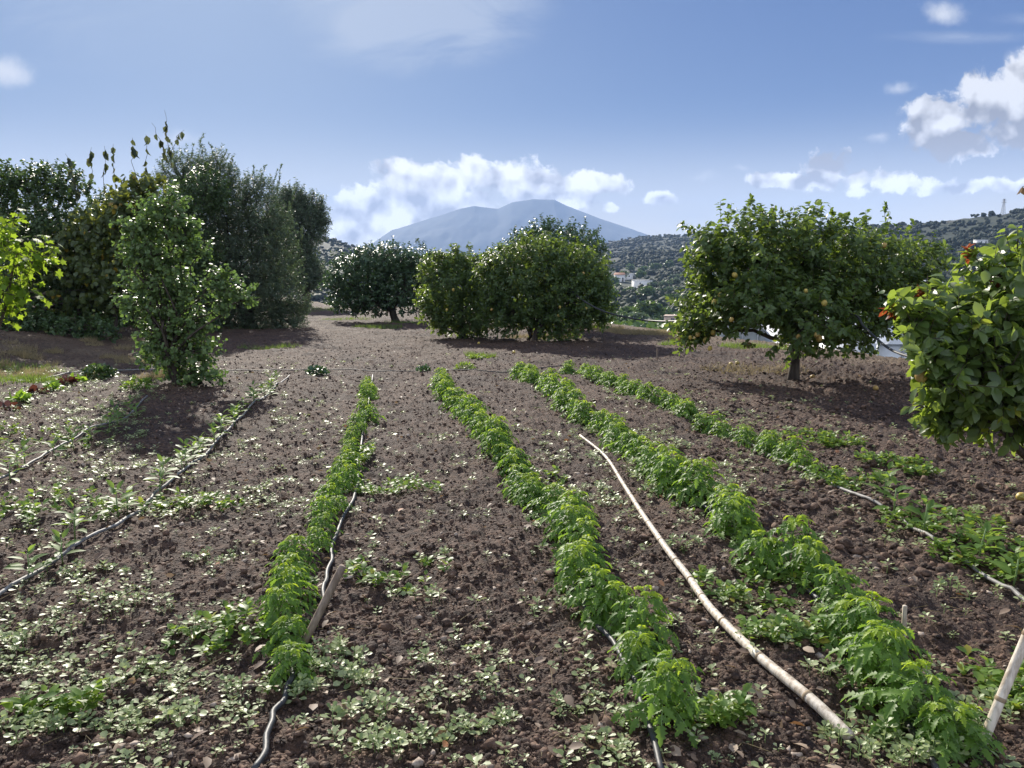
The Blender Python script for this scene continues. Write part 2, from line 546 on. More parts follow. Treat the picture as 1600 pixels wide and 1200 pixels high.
M = {}
M['soil'] = soil_mat()
M['tomato'] = leaf_mat('tomato_leaf', (.065, .135, .022), (.17, .30, .045), gloss=.48, trans=.48, trans_col=(.42, .66, .06), sheen=.45)
M['tomato_top'] = leaf_mat('tomato_young_leaf', (.22, .34, .03), (.36, .46, .04), gloss=.5, trans=.5, trans_col=(.7, .85, .05), sheen=.4)
M['tomato_stem'] = solid_mat('tomato_stem', (.12, .2, .06), (.2, .28, .1), .6)
M['pepper'] = leaf_mat('pepper_leaf', (.08, .16, .04), (.19, .30, .07), gloss=.5, trans=.45, trans_col=(.45, .62, .08), sheen=.35)
M['weed'] = leaf_mat('weed_leaf', (.20, .27, .10), (.50, .54, .29), (.36, .26, .10), .965, gloss=.44, trans=.36, trans_col=(.48, .58, .20), sheen=.6)
M['weed_fresh'] = leaf_mat('fresh_weed_leaf', (.09, .17, .03), (.22, .34, .07), (.33, .30, .05), .96, gloss=.45, trans=.45, trans_col=(.45, .6, .06))
M['citrus'] = leaf_mat('lemon_leaf', (.045, .088, .030), (.135, .19, .060), (.24, .27, .05), .90, gloss=.42, trans=.38, trans_col=(.42, .58, .05), sheen=.45)
M['citrus_dark'] = leaf_mat('orange_leaf', (.045, .090, .040), (.10, .16, .065), (.08, .14, .02), .95, gloss=.33, trans=.22, trans_col=(.12, .26, .02), sheen=.6)
M['citrus_near'] = leaf_mat('near_lemon_leaf', (.075, .13, .040), (.22, .28, .10), (.38, .38, .06), .86, gloss=.34, trans=.45, trans_col=(.55, .72, .06), sheen=.7)
M['red_leaf'] = leaf_mat('red_new_leaf', (.16, .05, .03), (.26, .10, .04), gloss=.4, trans=.45, trans_col=(.6, .12, .03))
M['pear'] = leaf_mat('shrub_leaf', (.075, .135, .050), (.19, .26, .10), (.20, .27, .05), .94, gloss=.38, trans=.35, trans_col=(.30, .50, .07), sheen=.35)
M['olive'] = leaf_mat('olive_leaf', (.065, .100, .062), (.16, .205, .125), gloss=.5, trans=.28, trans_col=(.22, .34, .10), sheen=.4)
M['persimmon'] = leaf_mat('yellowing_leaf', (.05, .085, .03), (.12, .16, .045), (.36, .24, .03), .90, gloss=.4, trans=.4, trans_col=(.40, .42, .04))
M['persimmon_top'] = leaf_mat('hanging_leaf', (.04, .065, .035), (.09, .12, .06), (.20, .17, .05), .9, gloss=.45, trans=.3, trans_col=(.24, .26, .06))
M['hedge'] = leaf_mat('hedge_leaf', (.045, .088, .032), (.11, .165, .050), (.14, .17, .03), .95, gloss=.42, trans=.3, trans_col=(.18, .3, .03))
M['vine'] = leaf_mat('vine_leaf', (.10, .20, .02), (.22, .34, .03), (.42, .40, .04), .88, gloss=.5, trans=.55, trans_col=(.55, .72, .05), sheen=.35)
M['grass_dry'] = leaf_mat('dry_grass_blade', (.20, .16, .08), (.38, .31, .17), gloss=.6, trans=.35, trans_col=(.6, .48, .22))
M['grass_green'] = leaf_mat('grass_blade', (.07, .13, .025), (.16, .24, .05), gloss=.5, trans=.4, trans_col=(.4, .55, .06))
M['bark'] = solid_mat('bark', (.035, .027, .021), (.11, .088, .07), .9, 14, .02, 40, (1, 1, .25))
M['twig'] = solid_mat('twig_bark', (.05, .04, .03), (.13, .10, .07), .85, 20)
M['lemon'] = solid_mat('lemon_peel', (.46, .34, .07), (.58, .44, .12), .42, 6, .002, 260, spec=.5)
M['orange'] = solid_mat('ripe_peel', (.36, .22, .06), (.46, .32, .09), .45, 6, .002, 260, spec=.5)
M['hose'] = solid_mat('black_polyethylene', (.016, .017, .018), (.05, .05, .052), .55, 30, .001, 90, spec=.6)
M['hose_dusty'] = solid_mat('dusty_polyethylene', (.11, .105, .10), (.28, .27, .25), .6, 12, .001, 90, spec=.5)
M['cane'] = solid_mat('weathered_cane', (.36, .29, .21), (.78, .70, .58), .55, 5, .0015, 30, (9, 9, 1), spec=.4)
M['cane_node'] = solid_mat('cane_node', (.17, .12, .07), (.33, .25, .16), .7, 10)
M['stake'] = solid_mat('weathered_wood', (.15, .11, .08), (.34, .27, .21), .8, 4, .003, 40, (9, 9, 1))
M['stone'] = solid_mat('field_stone', (.20, .155, .12), (.46, .38, .31), .8, 30, .004, 60)
M['lettuce'] = leaf_mat('lettuce_leaf', (.16, .30, .03), (.26, .42, .05), gloss=.5, trans=.5, trans_col=(.5, .7, .06))
M['lettuce_red'] = leaf_mat('red_lettuce_leaf', (.06, .025, .022), (.12, .045, .03), gloss=.5, trans=.3, trans_col=(.20, .06, .03))
M['plaster'] = solid_mat('white_plaster', (.62, .62, .60), (.76, .76, .74), .8, 3)
M['plaster_warm'] = solid_mat('warm_plaster', (.50, .38, .31), (.58, .46, .38), .85, 3)
M['roof'] = solid_mat('clay_roof', (.30, .15, .10), (.42, .24, .16), .85, 5)
M['dark_glass'] = solid_mat('window_glass', (.02, .025, .03), (.05, .06, .07), .15, 3, spec=.8)
M['plastic'] = solid_mat('greenhouse_plastic', (.55, .58, .60), (.74, .77, .80), .42, 1.2, .02, 3, spec=.5)
M['steel'] = solid_mat('galvanised_steel', (.28, .29, .30), (.42, .43, .44), .5, 5, metal=.6)
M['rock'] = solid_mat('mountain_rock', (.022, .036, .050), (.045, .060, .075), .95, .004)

# ------------------------------------------------------------------ ground sheet
def build_ground():
    fine = np.linspace(-40, 40, 901)
    coarse_r = np.linspace(43, 317, 70)
    az = np.radians(np.concatenate([fine, coarse_r]))
    rr = [0.15, 0.5, 0.9, 1.3]
    r = 1.6
    while r < 2900:
        rr.append(r)
        r *= 1.0048 if r < 70 else 1.014
    rr = np.array(rr)
    A, Rr = np.meshgrid(az, rr)
    x = np.sin(A) * Rr; y = np.cos(A) * Rr
    fine_z, soil, e = relief_fine(x, y)
    z = base_z(x, y) + relief_mid(x, y) + fine_z
    dry = sstep(-7.4 + 0, -9.0, x + 0.12 * (y - 12) + 1.6 * fbm(x * .5, y * .5, 3, 61)) * sstep(6.5, 9.5, y) * (1 - sstep(30, 45, y)) * (.35 + .65 * sstep(-.2, .3, fbm(x * 1.3, y * 1.3, 3, 69)))
    dry = np.maximum(dry, sstep(-2.2, -0.6, e + 0.8 * fbm(x * .8, y * .8, 2, 63)) * (y > 4) * .8)
    dry = np.maximum(dry, sstep(.1, .45, fbm(x * .6, y * .6, 3, 67)) * sstep(13, 17, y) * .18)
    nA, nR = len(az), len(rr)
    V = np.stack([x, y, z], -1).reshape(-1, 3)
    i = np.arange(nR - 1)[:, None] * nA; j = np.arange(nA)[None, :]; j2 = (j + 1) % nA
    F = np.stack([i + j, i + nA + j, i + nA + j2, i + j2], -1).reshape(-1, 4)[:, ::-1]
    cidx = len(V)
    V = np.vstack([V, [[0, 0, float(base_z(0, 0))]]])
    tri = np.stack([np.full(nA, cidx), np.arange(nA), (np.arange(nA) + 1) % nA], -1)[:, ::-1]
    s1 = np.append(soil.ravel(), 1); d1 = np.append(dry.ravel(), 0)
    o = mesh_np('ground', V, [F, tri], M['soil'], None, True, None, {'soil': s1, 'dry': np.clip(d1, 0, 1)})
    tag(o, 'tilled brown field soil running down to the valley and the hills', 'ground', kind='structure')
    return o


build_ground()

# mountain
def build_mountain():
    sil = [(520, 400), (575, 384), (595, 371), (612, 359), (640, 351), (690, 335), (720, 325), (742, 321), (765, 324), (778, 325), (800, 315), (832, 310), (866, 311), (885, 320),
           (905, 328), (940, 342), (980, 355), (1005, 364), (1060, 382), (1120, 400)]
    Dm = 7000.0
    uu = np.array([pix_uv(a, b)[0] * Dm for a, b in sil]); zz = np.array([EYE + pix_uv(a, b)[1] * Dm for a, b in sil])
    xs = np.linspace(uu[0] - 200, uu[-1] + 200, 260); ts = np.linspace(-1, 1, 90)
    X, T_ = np.meshgrid(xs, ts)
    H = np.interp(X, uu, zz, left=-60, right=-60)
    H = H + 5 * fbm(X * .005, T_ * 0 + 3, 4, 5)
    Y = Dm + T_ * 1600
    prof = np.clip(1 - np.abs(T_), 0, 1) ** 0.9
    ridges = fbm(X * .0035, Y * .0014, 5, 9, .55)
    Z = -120 + (H + 120) * prof + ridges * 90 * (1 - prof) * prof * 2.5
    V = np.stack([X, Y, Z], -1).reshape(-1, 3); nx = len(xs)
    i = np.arange(len(ts) - 1)[:, None] * nx; j = np.arange(nx - 1)[None]
    F = np.stack([i + j, i + j + 1, i + nx + j + 1, i + nx + j], -1).reshape(-1, 4)
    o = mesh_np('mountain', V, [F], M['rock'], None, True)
    tag(o, 'distant blue mountain with a flat double summit behind the orchard', 'mountain', kind='structure')


build_mountain()

# ------------------------------------------------------------------ leaf templates (x across, y along, z up)
def leaf_tpl(w=.5, fold=.12, arch=.12, rounded=False):
    ys = [0, .3, .68, 1.0]
    ws = [0.0, .46 * w / .5, .40 * w / .5, 0.0] if not rounded else [0.0, .5 * w / .5, .46 * w / .5, .0]
    def zc(y): return -arch * y * y
    T = [(0, 0, 0), (0, .34, zc(.34)), (0, .7, zc(.7)), (0, 1, zc(1)),
         (-ws[1], .32, zc(.3) + fold), (-ws[2], .7, zc(.7) + fold), (ws[1], .32, zc(.3) + fold), (ws[2], .7, zc(.7) + fold)]
    T = np.array(T, float)
    quads = np.array([(1, 2, 5, 4), (1, 6, 7, 2)]); tris = np.array([(0, 1, 4), (4, 4, 4)][:1] + [(0, 6, 1), (2, 3, 5), (2, 7, 3)])
    return T, [quads, tris]


def round_leaf_tpl():
    """spoon-shaped seedling leaf"""
    T = np.array([(0, 0, 0), (-.06, .3, .03), (.06, .3, .03), (-.34, .6, .08), (.34, .6, .08), (-.28, .9, .05), (.28, .9, .05), (0, 1.05, -.02), (0, .65, 0)], float)
    return T, [np.array([(1, 8, 5, 3), (2, 4, 6, 8)]), np.array([(0, 2, 1), (1, 2, 8), (5, 8, 7), (8, 6, 7)])]


def simple_quad(w=.25):
    T = np.array([(0, 0, 0), (-w, .45, .03), (0, 1, -.06), (w, .45, .03)], float)
    return T, [np.array([(0, 3, 2, 1)])]


def toothed_tpl():
    """tomato leaflet, two toothed halves folded along the midrib"""
    half = [(0, 0), (.15, .02), (.33, .14), (.19, .25), (.42, .38), (.20, .47), (.32, .64), (.13, .70), (.15, .86), (0, 1.05)]
    def z(x, y): return .32 * abs(x) - .28 * y * y
    V = []
    for x, y in half: V.append((x, y, z(x, y)))
    for x, y in half[1:-1]: V.append((-x, y, z(x, y)))
    V += [(0, .3, z(0, .3)), (0, .62, z(0, .62))]
    n = len(half); L = list(range(n, n + n - 2)); m1, m2 = 2 * n - 2, 2 * n - 1
    r = list(range(n))
    V = np.array(V, float) * [.84, 1, 1]
    tris = []
    def fan(edge, flip):
        # connect edge points to the midrib
        mids = [(0.0, 0), (.3, m1), (.62, m2), (1.05, n - 1)]
        prev_e = 0; cur = m1
        seq = [0] + edge + [n - 1]
        for a, b in zip(seq[:-1], seq[1:]):
            ym = (V[a][1] + V[b][1]) / 2
            c_ = m1 if ym < .45 else m2
            t = (a, b, c_)
            tris.append(t if not flip else (a, c_, b))
        # bridge triangle between m1 and m2 at the switch
        for a, b in zip(seq[:-1], seq[1:]):
            pass
        sw = [e for k, e in enumerate(seq[:-1]) if (V[seq[k]][1] + V[seq[k + 1]][1]) / 2 >= .45][0]
        tris.append((m1, sw, m2) if not flip else (m1, m2, sw))
    fan(r[1:-1], False); fan(L, True)
    return V, [np.array(tris)]


def palm_tpl():
    """vine leaf, five lobes"""
    pts = []
    lob = [(-150, .45), (-125, .25), (-100, .62), (-75, .48), (-52, .80), (-28, .55), (0, 1.0), (28, .55), (52, .80), (75, .48), (100, .62), (125, .25), (150, .45)]
    V = [(0, .0, 0)]
    for a, r in lob:
        V.append((math.sin(R(a)) * r * .62, .35 + math.cos(R(a)) * r * .62, .10 * r * abs(math.sin(R(a))) - .12 * r * r))
    V.append((0, .35, .0))
    c_ = len(V) - 1
    tris = [(c_, k + 1, k) for k in range(1, len(lob))] + [(c_, 1, 0), (c_, 0, len(lob))]
    return np.array(V, float), [np.array(tris)]


CIT = leaf_tpl(.29, .07, .18); BROAD = leaf_tpl(.40, .06, .22, True); OLV = simple_quad(.15); RND = round_leaf_tpl(); TOM = toothed_tpl(); PAL = palm_tpl(); BLADE = simple_quad(.05); SPEARW = leaf_tpl(.36, .14, .30)
SPEAR = leaf_tpl(.22, .06, .25)


def rand_unit(n, rng):
    a = rng.normal(size=(n, 3)); return unit(a)


# ------------------------------------------------------------------ trees
def crown_points(blobs, n, rng, shell=0.55, bump=0.16):
    """points in a union of ellipsoids, mostly in the outer shell; returns position, outward direction"""
    C = np.array([b[0] for b in blobs], float); S = np.array([b[1] for b in blobs], float)
    w = (S[:, 0] * S[:, 2] + S[:, 0] * S[:, 1] + S[:, 1] * S[:, 2]); w /= w.sum()
    k = rng.choice(len(blobs), n * 2, p=w)
    d = rand_unit(n * 2, rng)
    t = 1 - shell * rng.random(n * 2) ** 1.6
    deep = rng.random(n * 2) < 0.18
    t = np.where(deep, rng.random(n * 2) ** .5 * .8, t)
    lump = 1 + bump * 2 * (vnoise(d[:, 0] * 2.6 + k * 7.7, d[:, 2] * 2.6 + d[:, 1] * 2.1, 3) + .6 * vnoise(d[:, 0] * 6 + k, d[:, 2] * 6 + d[:, 1] * 5, 8))
    P_ = C[k] + d * S[k] * (t * lump)[:, None]
    # drop points deep inside another blob
    q = (np.abs((P_[:, None, :] - C[None]) / S[None]) ** 2).sum(-1)
    q[np.arange(len(k)), k] = 9
    keep = (q.min(1) > 0.45) | (rng.random(len(k)) < 0.25)
    P_, d, k = P_[keep][:n], d[keep][:n], k[keep][:n]
    return P_, unit(d / S[k]), k


def leafy_crown(name, parent, origin, blobs, n_twigs, per, leaf, size, mat, rng, twig_len=.3, droop=.35, up=.45, shell=.55, bump=.23, face=0.5, jitter=.5, twig_r=.004, minz=None):
    P_, out, k = crown_points(blobs, n_twigs, rng, shell, bump)
    if minz is not None:
        m = P_[:, 2] > minz; P_, out = P_[m], out[m]
    n = len(P_)
    D = unit(out * .7 + rand_unit(n, rng) * .55 + np.array([0, 0, up]))
    L = twig_len * (0.6 + .8 * rng.random(n))
    A = P_ - D * L[:, None] * .5; B = P_ + D * L[:, None] * .5
    t = (np.arange(per) + .3 + rng.random((n, per)) * .5) / per
    pos = A[:, None] + (B - A)[:, None] * t[..., None]
    side = rand_unit(n * per, rng).reshape(n, per, 3)
    side = side - (side * D[:, None]).sum(-1, keepdims=True) * D[:, None]
    side = unit(side)
    ld = unit(D[:, None] * .55 + side * .9 + np.array([0, 0, -droop]) + rng.normal(size=(n, per, 3)) * .15)
    nm = unit(np.array([0, 0, 1.0]) * face + out[:, None] * .35 + rng.normal(size=(n, per, 3)) * jitter + D[:, None] * .3)
    s = size * (.65 + .6 * rng.random((n, per)))
    tw = rng.random((n, 1)) * .35 + rng.random((n, per)) * .65
    acc = rng.random((n, 1)) * rng.random((n, per)) ** .3
    tw = np.where(acc > .93, 1.0, np.minimum(tw, .99) * .9)
    V, pol = place(leaf[0], leaf[1], pos.reshape(-1, 3) - origin, ld.reshape(-1, 3), nm.reshape(-1, 3), s.ravel())
    fol = mesh_np(name, V, pol, mat, parent, False, np.repeat(tw.ravel(), len(leaf[0])))
    V2, p2 = sticks(A - origin, B - origin, twig_r, twig_r * .5)
    return fol, (V2, p2), (A, out)


def wobble_path(a, b, rng, n=5, amp=.06):
    a, b = np.array(a, float), np.array(b, float)
    L = np.linalg.norm(b - a); pts = []
    for i in range(n + 1):
        t = i / n
        p = a * (1 - t) + b * t + rng.normal(size=3) * amp * L * math.sin(math.pi * t)
        p[2] += .10 * L * math.sin(math.pi * t)
        pts.append(p)
    return pts


def make_tree(name, base, depth, blobs_px, label, cat, leaf, size, mat, n_twigs, per, trunk_r=.09, seed=1, group=None, rz_fac=1.0, extra_blobs=None, trunks=1,
              crown_name='crown', fork=.38, limb_r=.5, **kw):
    """blobs_px: (X, Y, rx, ry[, depth offset]) in photo pixels at the tree's distance"""
    rng = np.random.default_rng(seed)
    root = empty(name, base)
    tag(root, label, cat, group)
    origin = np.array(base, float)
    blobs = []
    for b in blobs_px:
        dy = b[4] if len(b) > 4 else 0
        c_ = at(b[0], b[1], depth + dy); sc = (depth + dy) / FPX
        blobs.append(((c_.x, c_.y, c_.z), (b[2] * sc, (b[2] + b[3]) * .5 * sc * rz_fac, b[3] * sc)))
    fol, tw, (A, out) = leafy_crown(crown_name, root, origin, blobs, n_twigs, per, leaf, size, mat, rng, **kw)
    bag = Bag()
    top = np.mean([b[0] for b in blobs], 0)
    fz = origin[2] + (top[2] - origin[2]) * fork
    for q in range(trunks):
        ang = rng.random() * 6.28
        f = np.array([origin[0] * .7 + top[0] * .3 + math.cos(ang) * .25 * (trunks > 1), origin[1] + math.sin(ang) * .25 * (trunks > 1), fz])
        b0 = np.array([origin[0] + math.cos(ang) * .1 * (trunks > 1), origin[1] + math.sin(ang) * .1 * (trunks > 1), origin[2] - .12])
        pts = [b0 + (f - b0) * t + rng.normal(size=3) * .015 for t in np.linspace(0, 1, 6)]
        V, p = tube([q_ - origin for q_ in pts], [trunk_r * (1.35 - .5 * min(1, i / 2.5)) for i in range(6)], 10); bag.add(V, p)
        for bl in blobs[q::trunks]:
            c_ = np.array(bl[0])
            path = wobble_path(f - [0, 0, .03], c_, rng)
            V, p = tube([q_ - origin for q_ in path], [trunk_r * limb_r * (1 - .14 * i) for i in range(6)], 6); bag.add(V, p)
    # branchlets from blob centres out to some twigs
    C = np.array([b[0] for b in blobs])
    sel = rng.choice(len(A), min(len(A), 30 + 14 * len(blobs)), replace=False)
    nearest = C[np.argmin(((A[sel][:, None] - C[None]) ** 2).sum(-1), 1)]
    midp = (A[sel] * .5 + nearest * .5) + rng.normal(size=(len(sel), 3)) * .05
    V, p = sticks(nearest - origin, midp - origin, trunk_r * .16, trunk_r * .11, 4); bag.add(V, p)
    V, p = sticks(midp - origin, A[sel] - origin, trunk_r * .11, .004, 4); bag.add(V, p)
    bag.build('trunk', M['bark'], root, True)
    b2 = Bag(); b2.add(*tw); b2.build('twigs', M['twig'], root)
    return root, blobs, rng


lemon_me = None
def lemon_mesh(name, mat, r=.036):
    """ellipsoid with the nipple of a lemon"""
    nseg, nr = 12, 9
    V = [(0, 0, -1.28)]; 
    for i in range(1, nr):
        a = math.pi * i / nr
        rr_ = math.sin(a) ** .9
        z = -math.cos(a) * 1.12
        for k in range(nseg): V.append((rr_ * math.cos(6.2832 * k / nseg), rr_ * math.sin(6.2832 * k / nseg), z))
    V.append((0, 0, 1.2)); V = np.array(V) * r
    P4 = [(1 + i * nseg + k, 1 + i * nseg + (k + 1) % nseg, 1 + (i + 1) * nseg + (k + 1) % nseg, 1 + (i + 1) * nseg + k) for i in range(nr - 2) for k in range(nseg)]
    P3 = [(0, 1 + (k + 1) % nseg, 1 + k) for k in range(nseg)] + [(len(V) - 1, len(V) - 1 - nseg + k, len(V) - 1 - nseg + (k + 1) % nseg) for k in range(nseg)]
    me = mesh_np(name, V, [np.array(P4), np.array(P3)], mat, None, True)
    d = me.data; bpy.data.objects.remove(me)
    return d


LEM = lemon_mesh('lemon', M['lemon']); ORA = lemon_mesh('ripe_lemon', M['orange'], .04)


def hang_lemons(root, blobs, pix, depth, rng, extra=6, ripe=.5):
    """fruit: at the photo's places on the near shell of the crown, and a few anywhere round it"""
    org = Vector(root.location)
    pts = []
    for (X, Y) in pix:
        uu, vv = pix_uv(X, Y)
        best = None
        for c_, s in blobs:
            # nearest hit of the view ray with the ellipsoid
            o = (np.array([0, 0, EYE]) - np.array(c_)) / np.array(s); d = np.array([uu, 1, vv]) / np.array(s)
            a = d @ d; b = 2 * o @ d; cc = o @ o - 1
            disc = b * b - 4 * a * cc
            if disc > 0:
                t = (-b - math.sqrt(disc)) / (2 * a)
                if best is None or t < best: best = t
        if best is None: best = depth - .3
        pts.append(Vector((uu * best, best, EYE + vv * best)) + Vector((0, 0.07, 0)))
    for _ in range(extra):
        c_, s = blobs[rng.integers(len(blobs))]
        d = rand_unit(1, rng)[0]; d[2] = -abs(d[2]) * .7; d[1] = abs(d[1])
        pts.append(Vector(np.array(c_) + d * np.array(s) * .92))
    for p in pts:
        o = bpy.data.objects.new('lemon', ORA if rng.random() < ripe else LEM)
        COL.objects.link(o); o.parent = root; o.location = p - org
        o.rotation_euler = (rng.normal() * .3, rng.normal() * .3, rng.random() * 6)
        s = .85 + .4 * rng.random(); o.scale = (s, s, s)


def base_at(X, Y): return tuple(gp(X, Y))


# right lemon tree
b = base_at(1240, 596)
t5, bl5, rg = make_tree('lemon_tree', b, b[1], [(1115, 395, 45, 48), (1180, 405, 75, 70), (1260, 395, 80, 62), (1345, 405, 75, 58), (1105, 475, 48, 56, .3), (1190, 478, 75, 46, -.5), (1270, 490, 70, 62, -.6), (1370, 470, 72, 66, .3),
    (1325, 515, 50, 36), (1425, 420, 42, 50, .4), (1085, 520, 28, 30, .2), (1230, 440, 90, 60, .9), (1330, 450, 80, 60, 1.1)],
    'wide lemon tree full of ripe fruit on a short dark trunk in bare soil', 'lemon tree', CIT, .098, M['citrus'], 2300, 14, .085, 5, 'lemon and orange trees round the field', rz_fac=1.1, fork=.42, bump=.40)
hang_lemons(t5, bl5, [(1127, 461), (1291, 474), (1104, 532), (1111, 545), (1080, 528), (1092, 523), (1172, 540), (1116, 520), (1250, 527), (1258, 533), (1279, 524), (1283, 530), (1237, 545), (1385, 383), (1150, 430), (1118, 472), (1212, 545), (1262, 455), (1145, 500)], b[1], rg, 3, .3)
# shoots above the crown
def shoots(root, pts, leaf, size, mat, rng, n=10, tw=.005, name='foliage', per_m=26, droop=.2):
    org = np.array(root.location); bag = Bag(); lv = Bag()
    for a, c_ in pts:
        a = np.array(a, float); c_ = np.array(c_, float)
        path = wobble_path(a, c_, rng, 5, .03)
        V, p = tube([q - org for q in path], [tw * (1 - .12 * i) for i in range(6)], 5); bag.add(V, p)
        L = np.linalg.norm(c_ - a); m = max(3, int(L * per_m)); pp = np.array(path)
        t = rng.random(m) ** .8 * 4.99; i = t.astype(int); f = (t - i)[:, None]
        pos = pp[i] * (1 - f) + pp[i + 1] * f
        D = unit(c_ - a) * .5 + rand_unit(m, rng) * .9 + np.array([0, 0, -droop])
        V, p = place(leaf[0], leaf[1], pos - org, D, rand_unit(m, rng) * .6 + [0, 0, .8], size * (.7 + .5 * rng.random(m)))
        lv.add(V, p, np.repeat(rng.random(m), len(leaf[0])))
    lv.build(name, mat, root); bag.build('twigs', M['twig'], root)


shoots(t5, [(at(1140, 370, b[1]), at(1135, 333, b[1])), (at(1200, 350, b[1]), at(1210, 325, b[1])), (at(1300, 345, b[1]), at(1297, 322, b[1])), (at(1384, 360, b[1]), at(1384, 320, b[1])), (at(1385, 360, b[1]), at(1390, 330, b[1])),
            (at(1215, 350, b[1]), at(1225, 330, b[1])), (at(1110, 370, b[1]), at(1072, 360, b[1])), (at(1440, 400, b[1]), at(1462, 385, b[1])), (at(1350, 355, b[1]), at(1352, 338, b[1]))], CIT, .09, M['citrus'], rg, per_m=50)

# near right lemon tree
b = base_at(1668, 800)
t6, bl6, rg = make_tree('young_lemon_tree', b, b[1], [(1600, 450, 80, 75), (1545, 520, 90, 80), (1620, 540, 110, 100), (1500, 560, 70, 62, -.2), (1560, 610, 95, 60), (1650, 620, 90, 60), (1430, 505, 36, 40, -.1), (1500, 640, 50, 35)],
    'nearest lemon tree, big glossy leaves and red new shoots, cut by the right edge', 'lemon tree', CIT, .095, M['citrus_near'], 780, 13, .05, 6, 'lemon and orange trees round the field', fork=.3, twig_len=.26, shell=.45, rz_fac=.9, bump=.34)
shoots(t6, [(at(1440, 500, b[1]), at(1400, 488, b[1])), (at(1480, 470, b[1]), at(1455, 452, b[1])), (at(1540, 430, b[1]), at(1512, 392, b[1])), (at(1590, 390, b[1]), at(1590, 355, b[1])),
            (at(1470, 620, b[1]), at(1415, 640, b[1])), (at(1500, 660, b[1]), at(1470, 690, b[1])), (at(1550, 660, b[1]), at(1540, 700, b[1])), (at(1600, 650, b[1]), at(1585, 695, b[1]))], CIT, .09, M['citrus_near'], rg, per_m=48)
shoots(t6, [(at(1402, 492, b[1]), at(1386, 485, b[1])), (at(1440, 478, b[1]), at(1436, 455, b[1])), (at(1512, 405, b[1]), at(1512, 388, b[1])), (at(1560, 470, b[1]), at(1556, 450, b[1]))], CIT, .06, M['red_leaf'], rg, name='red_foliage', per_m=220)
hang_lemons(t6, bl6, [(1448, 590)], b[1], rg, 1, .2)
# centre group
b = base_at(725, 528)
t2, bl2, rg = make_tree('lemon_tree', b, b[1], [(712, 455, 58, 60), (700, 415, 36, 26), (735, 490, 48, 38), (690, 480, 34, 34), (740, 430, 34, 34)], 'smaller pale green lemon tree left of the big clump, its skirt on the ground', 'lemon tree',
    CIT, .10, M['citrus'], 1300, 13, .07, 15, 'lemon and orange trees round the field')
hang_lemons(t2, bl2, [(698, 484), (708, 453)], b[1], rg, 4)
b = base_at(828, 534)
t3, bl3, rg = make_tree('lemon_tree', b, b[1], [(820, 435, 66, 62), (890, 455, 62, 62, .4), (800, 480, 50, 42), (865, 495, 55, 34, .2), (925, 470, 36, 52, .5), (850, 410, 55, 40, .5), (915, 430, 38, 40, .6), (780, 430, 36, 40)],
    'big rounded lemon tree in the middle clump, a few yellow fruits, front one', 'lemon tree', CIT, .10, M['citrus'], 2300, 13, .09, 16, 'lemon and orange trees round the field', trunks=2)
hang_lemons(t3, bl3, [(768, 484), (873, 493), (912, 427), (875, 480), (916, 482), (833, 522)], b[1], rg, 5)
b = base_at(895, 520)
t4, bl4, rg = make_tree('orange_tree', (b[0], b[1] + 2.5, float(ground_z(b[0], b[1] + 2.5))), b[1] + 2.5, [(860, 385, 62, 36), (905, 385, 42, 32), (815, 395, 38, 28), (925, 420, 28, 40), (870, 430, 60, 60), (930, 470, 30, 40), (850, 362, 30, 18)],
    'taller dark green citrus tree standing behind the big front lemon tree', 'orange tree', CIT, .095, M['citrus_dark'], 1700, 13, .09, 17, 'lemon and orange trees round the field')
shoots(t4, [(at(895, 365, b[1] + 2.5), at(899, 342, b[1] + 2.5)), (at(830, 372, b[1] + 2.5), at(825, 352, b[1] + 2.5))], CIT, .09, M['citrus_dark'], rg, per_m=40)
b = base_at(620, 503)
t1, bl1, rg = make_tree('orange_tree', b, b[1], [(560, 425, 50, 40), (600, 405, 48, 26), (645, 415, 42, 34), (640, 450, 55, 38), (535, 440, 30, 30), (540, 470, 26, 22), (590, 465, 45, 24), (660, 440, 28, 40), (575, 480, 22, 12), (600, 430, 60, 40, 1)],
    'dark round orange tree with a bare black trunk, left of the lemon clump', 'orange tree', CIT, .11, M['citrus_dark'], 2200, 13, .17, 18, 'lemon and orange trees round the field', fork=.3)

# column shrub left
b = base_at(290, 603)
t7, bl7, rg = make_tree('pear_shrub', b, b[1], [(255, 322, 34, 28), (228, 352, 38, 26), (278, 350, 30, 28), (222, 392, 30, 24), (285, 392, 34, 16), (318, 388, 20, 10), (250, 400, 34, 34), (232, 440, 34, 26), (270, 446, 44, 22), (205, 470, 30, 18), (255, 478, 46, 24),
    (250, 520, 46, 26), (300, 505, 38, 26), (290, 545, 50, 28), (250, 555, 34, 22), (300, 582, 46, 22), (340, 436, 18, 18), (365, 452, 28, 16), (390, 466, 15, 7), (345, 478, 22, 14), (200, 355, 14, 12), (205, 410, 14, 10)],
    'tall narrow green shrub of stacked leafy tiers standing at the end of the rows', 'shrub', BROAD, .062, M['pear'], 1000, 12, .045, 19, fork=.3, trunks=3, up=.5, twig_len=.26, bump=.3)
shoots(t7, [(at(250, 310, b[1]), at(246, 288, b[1])), (at(300, 470, b[1]), at(402, 466, b[1])), (at(215, 480, b[1]), at(178, 462, b[1])), (at(290, 385, b[1]), at(338, 382, b[1])), (at(220, 350, b[1]), at(172, 352, b[1])), (at(275, 325, b[1]), at(296, 312, b[1])), (at(220, 500, b[1]), at(185, 505, b[1]))], BROAD, .06, M['pear'], rg, per_m=40)
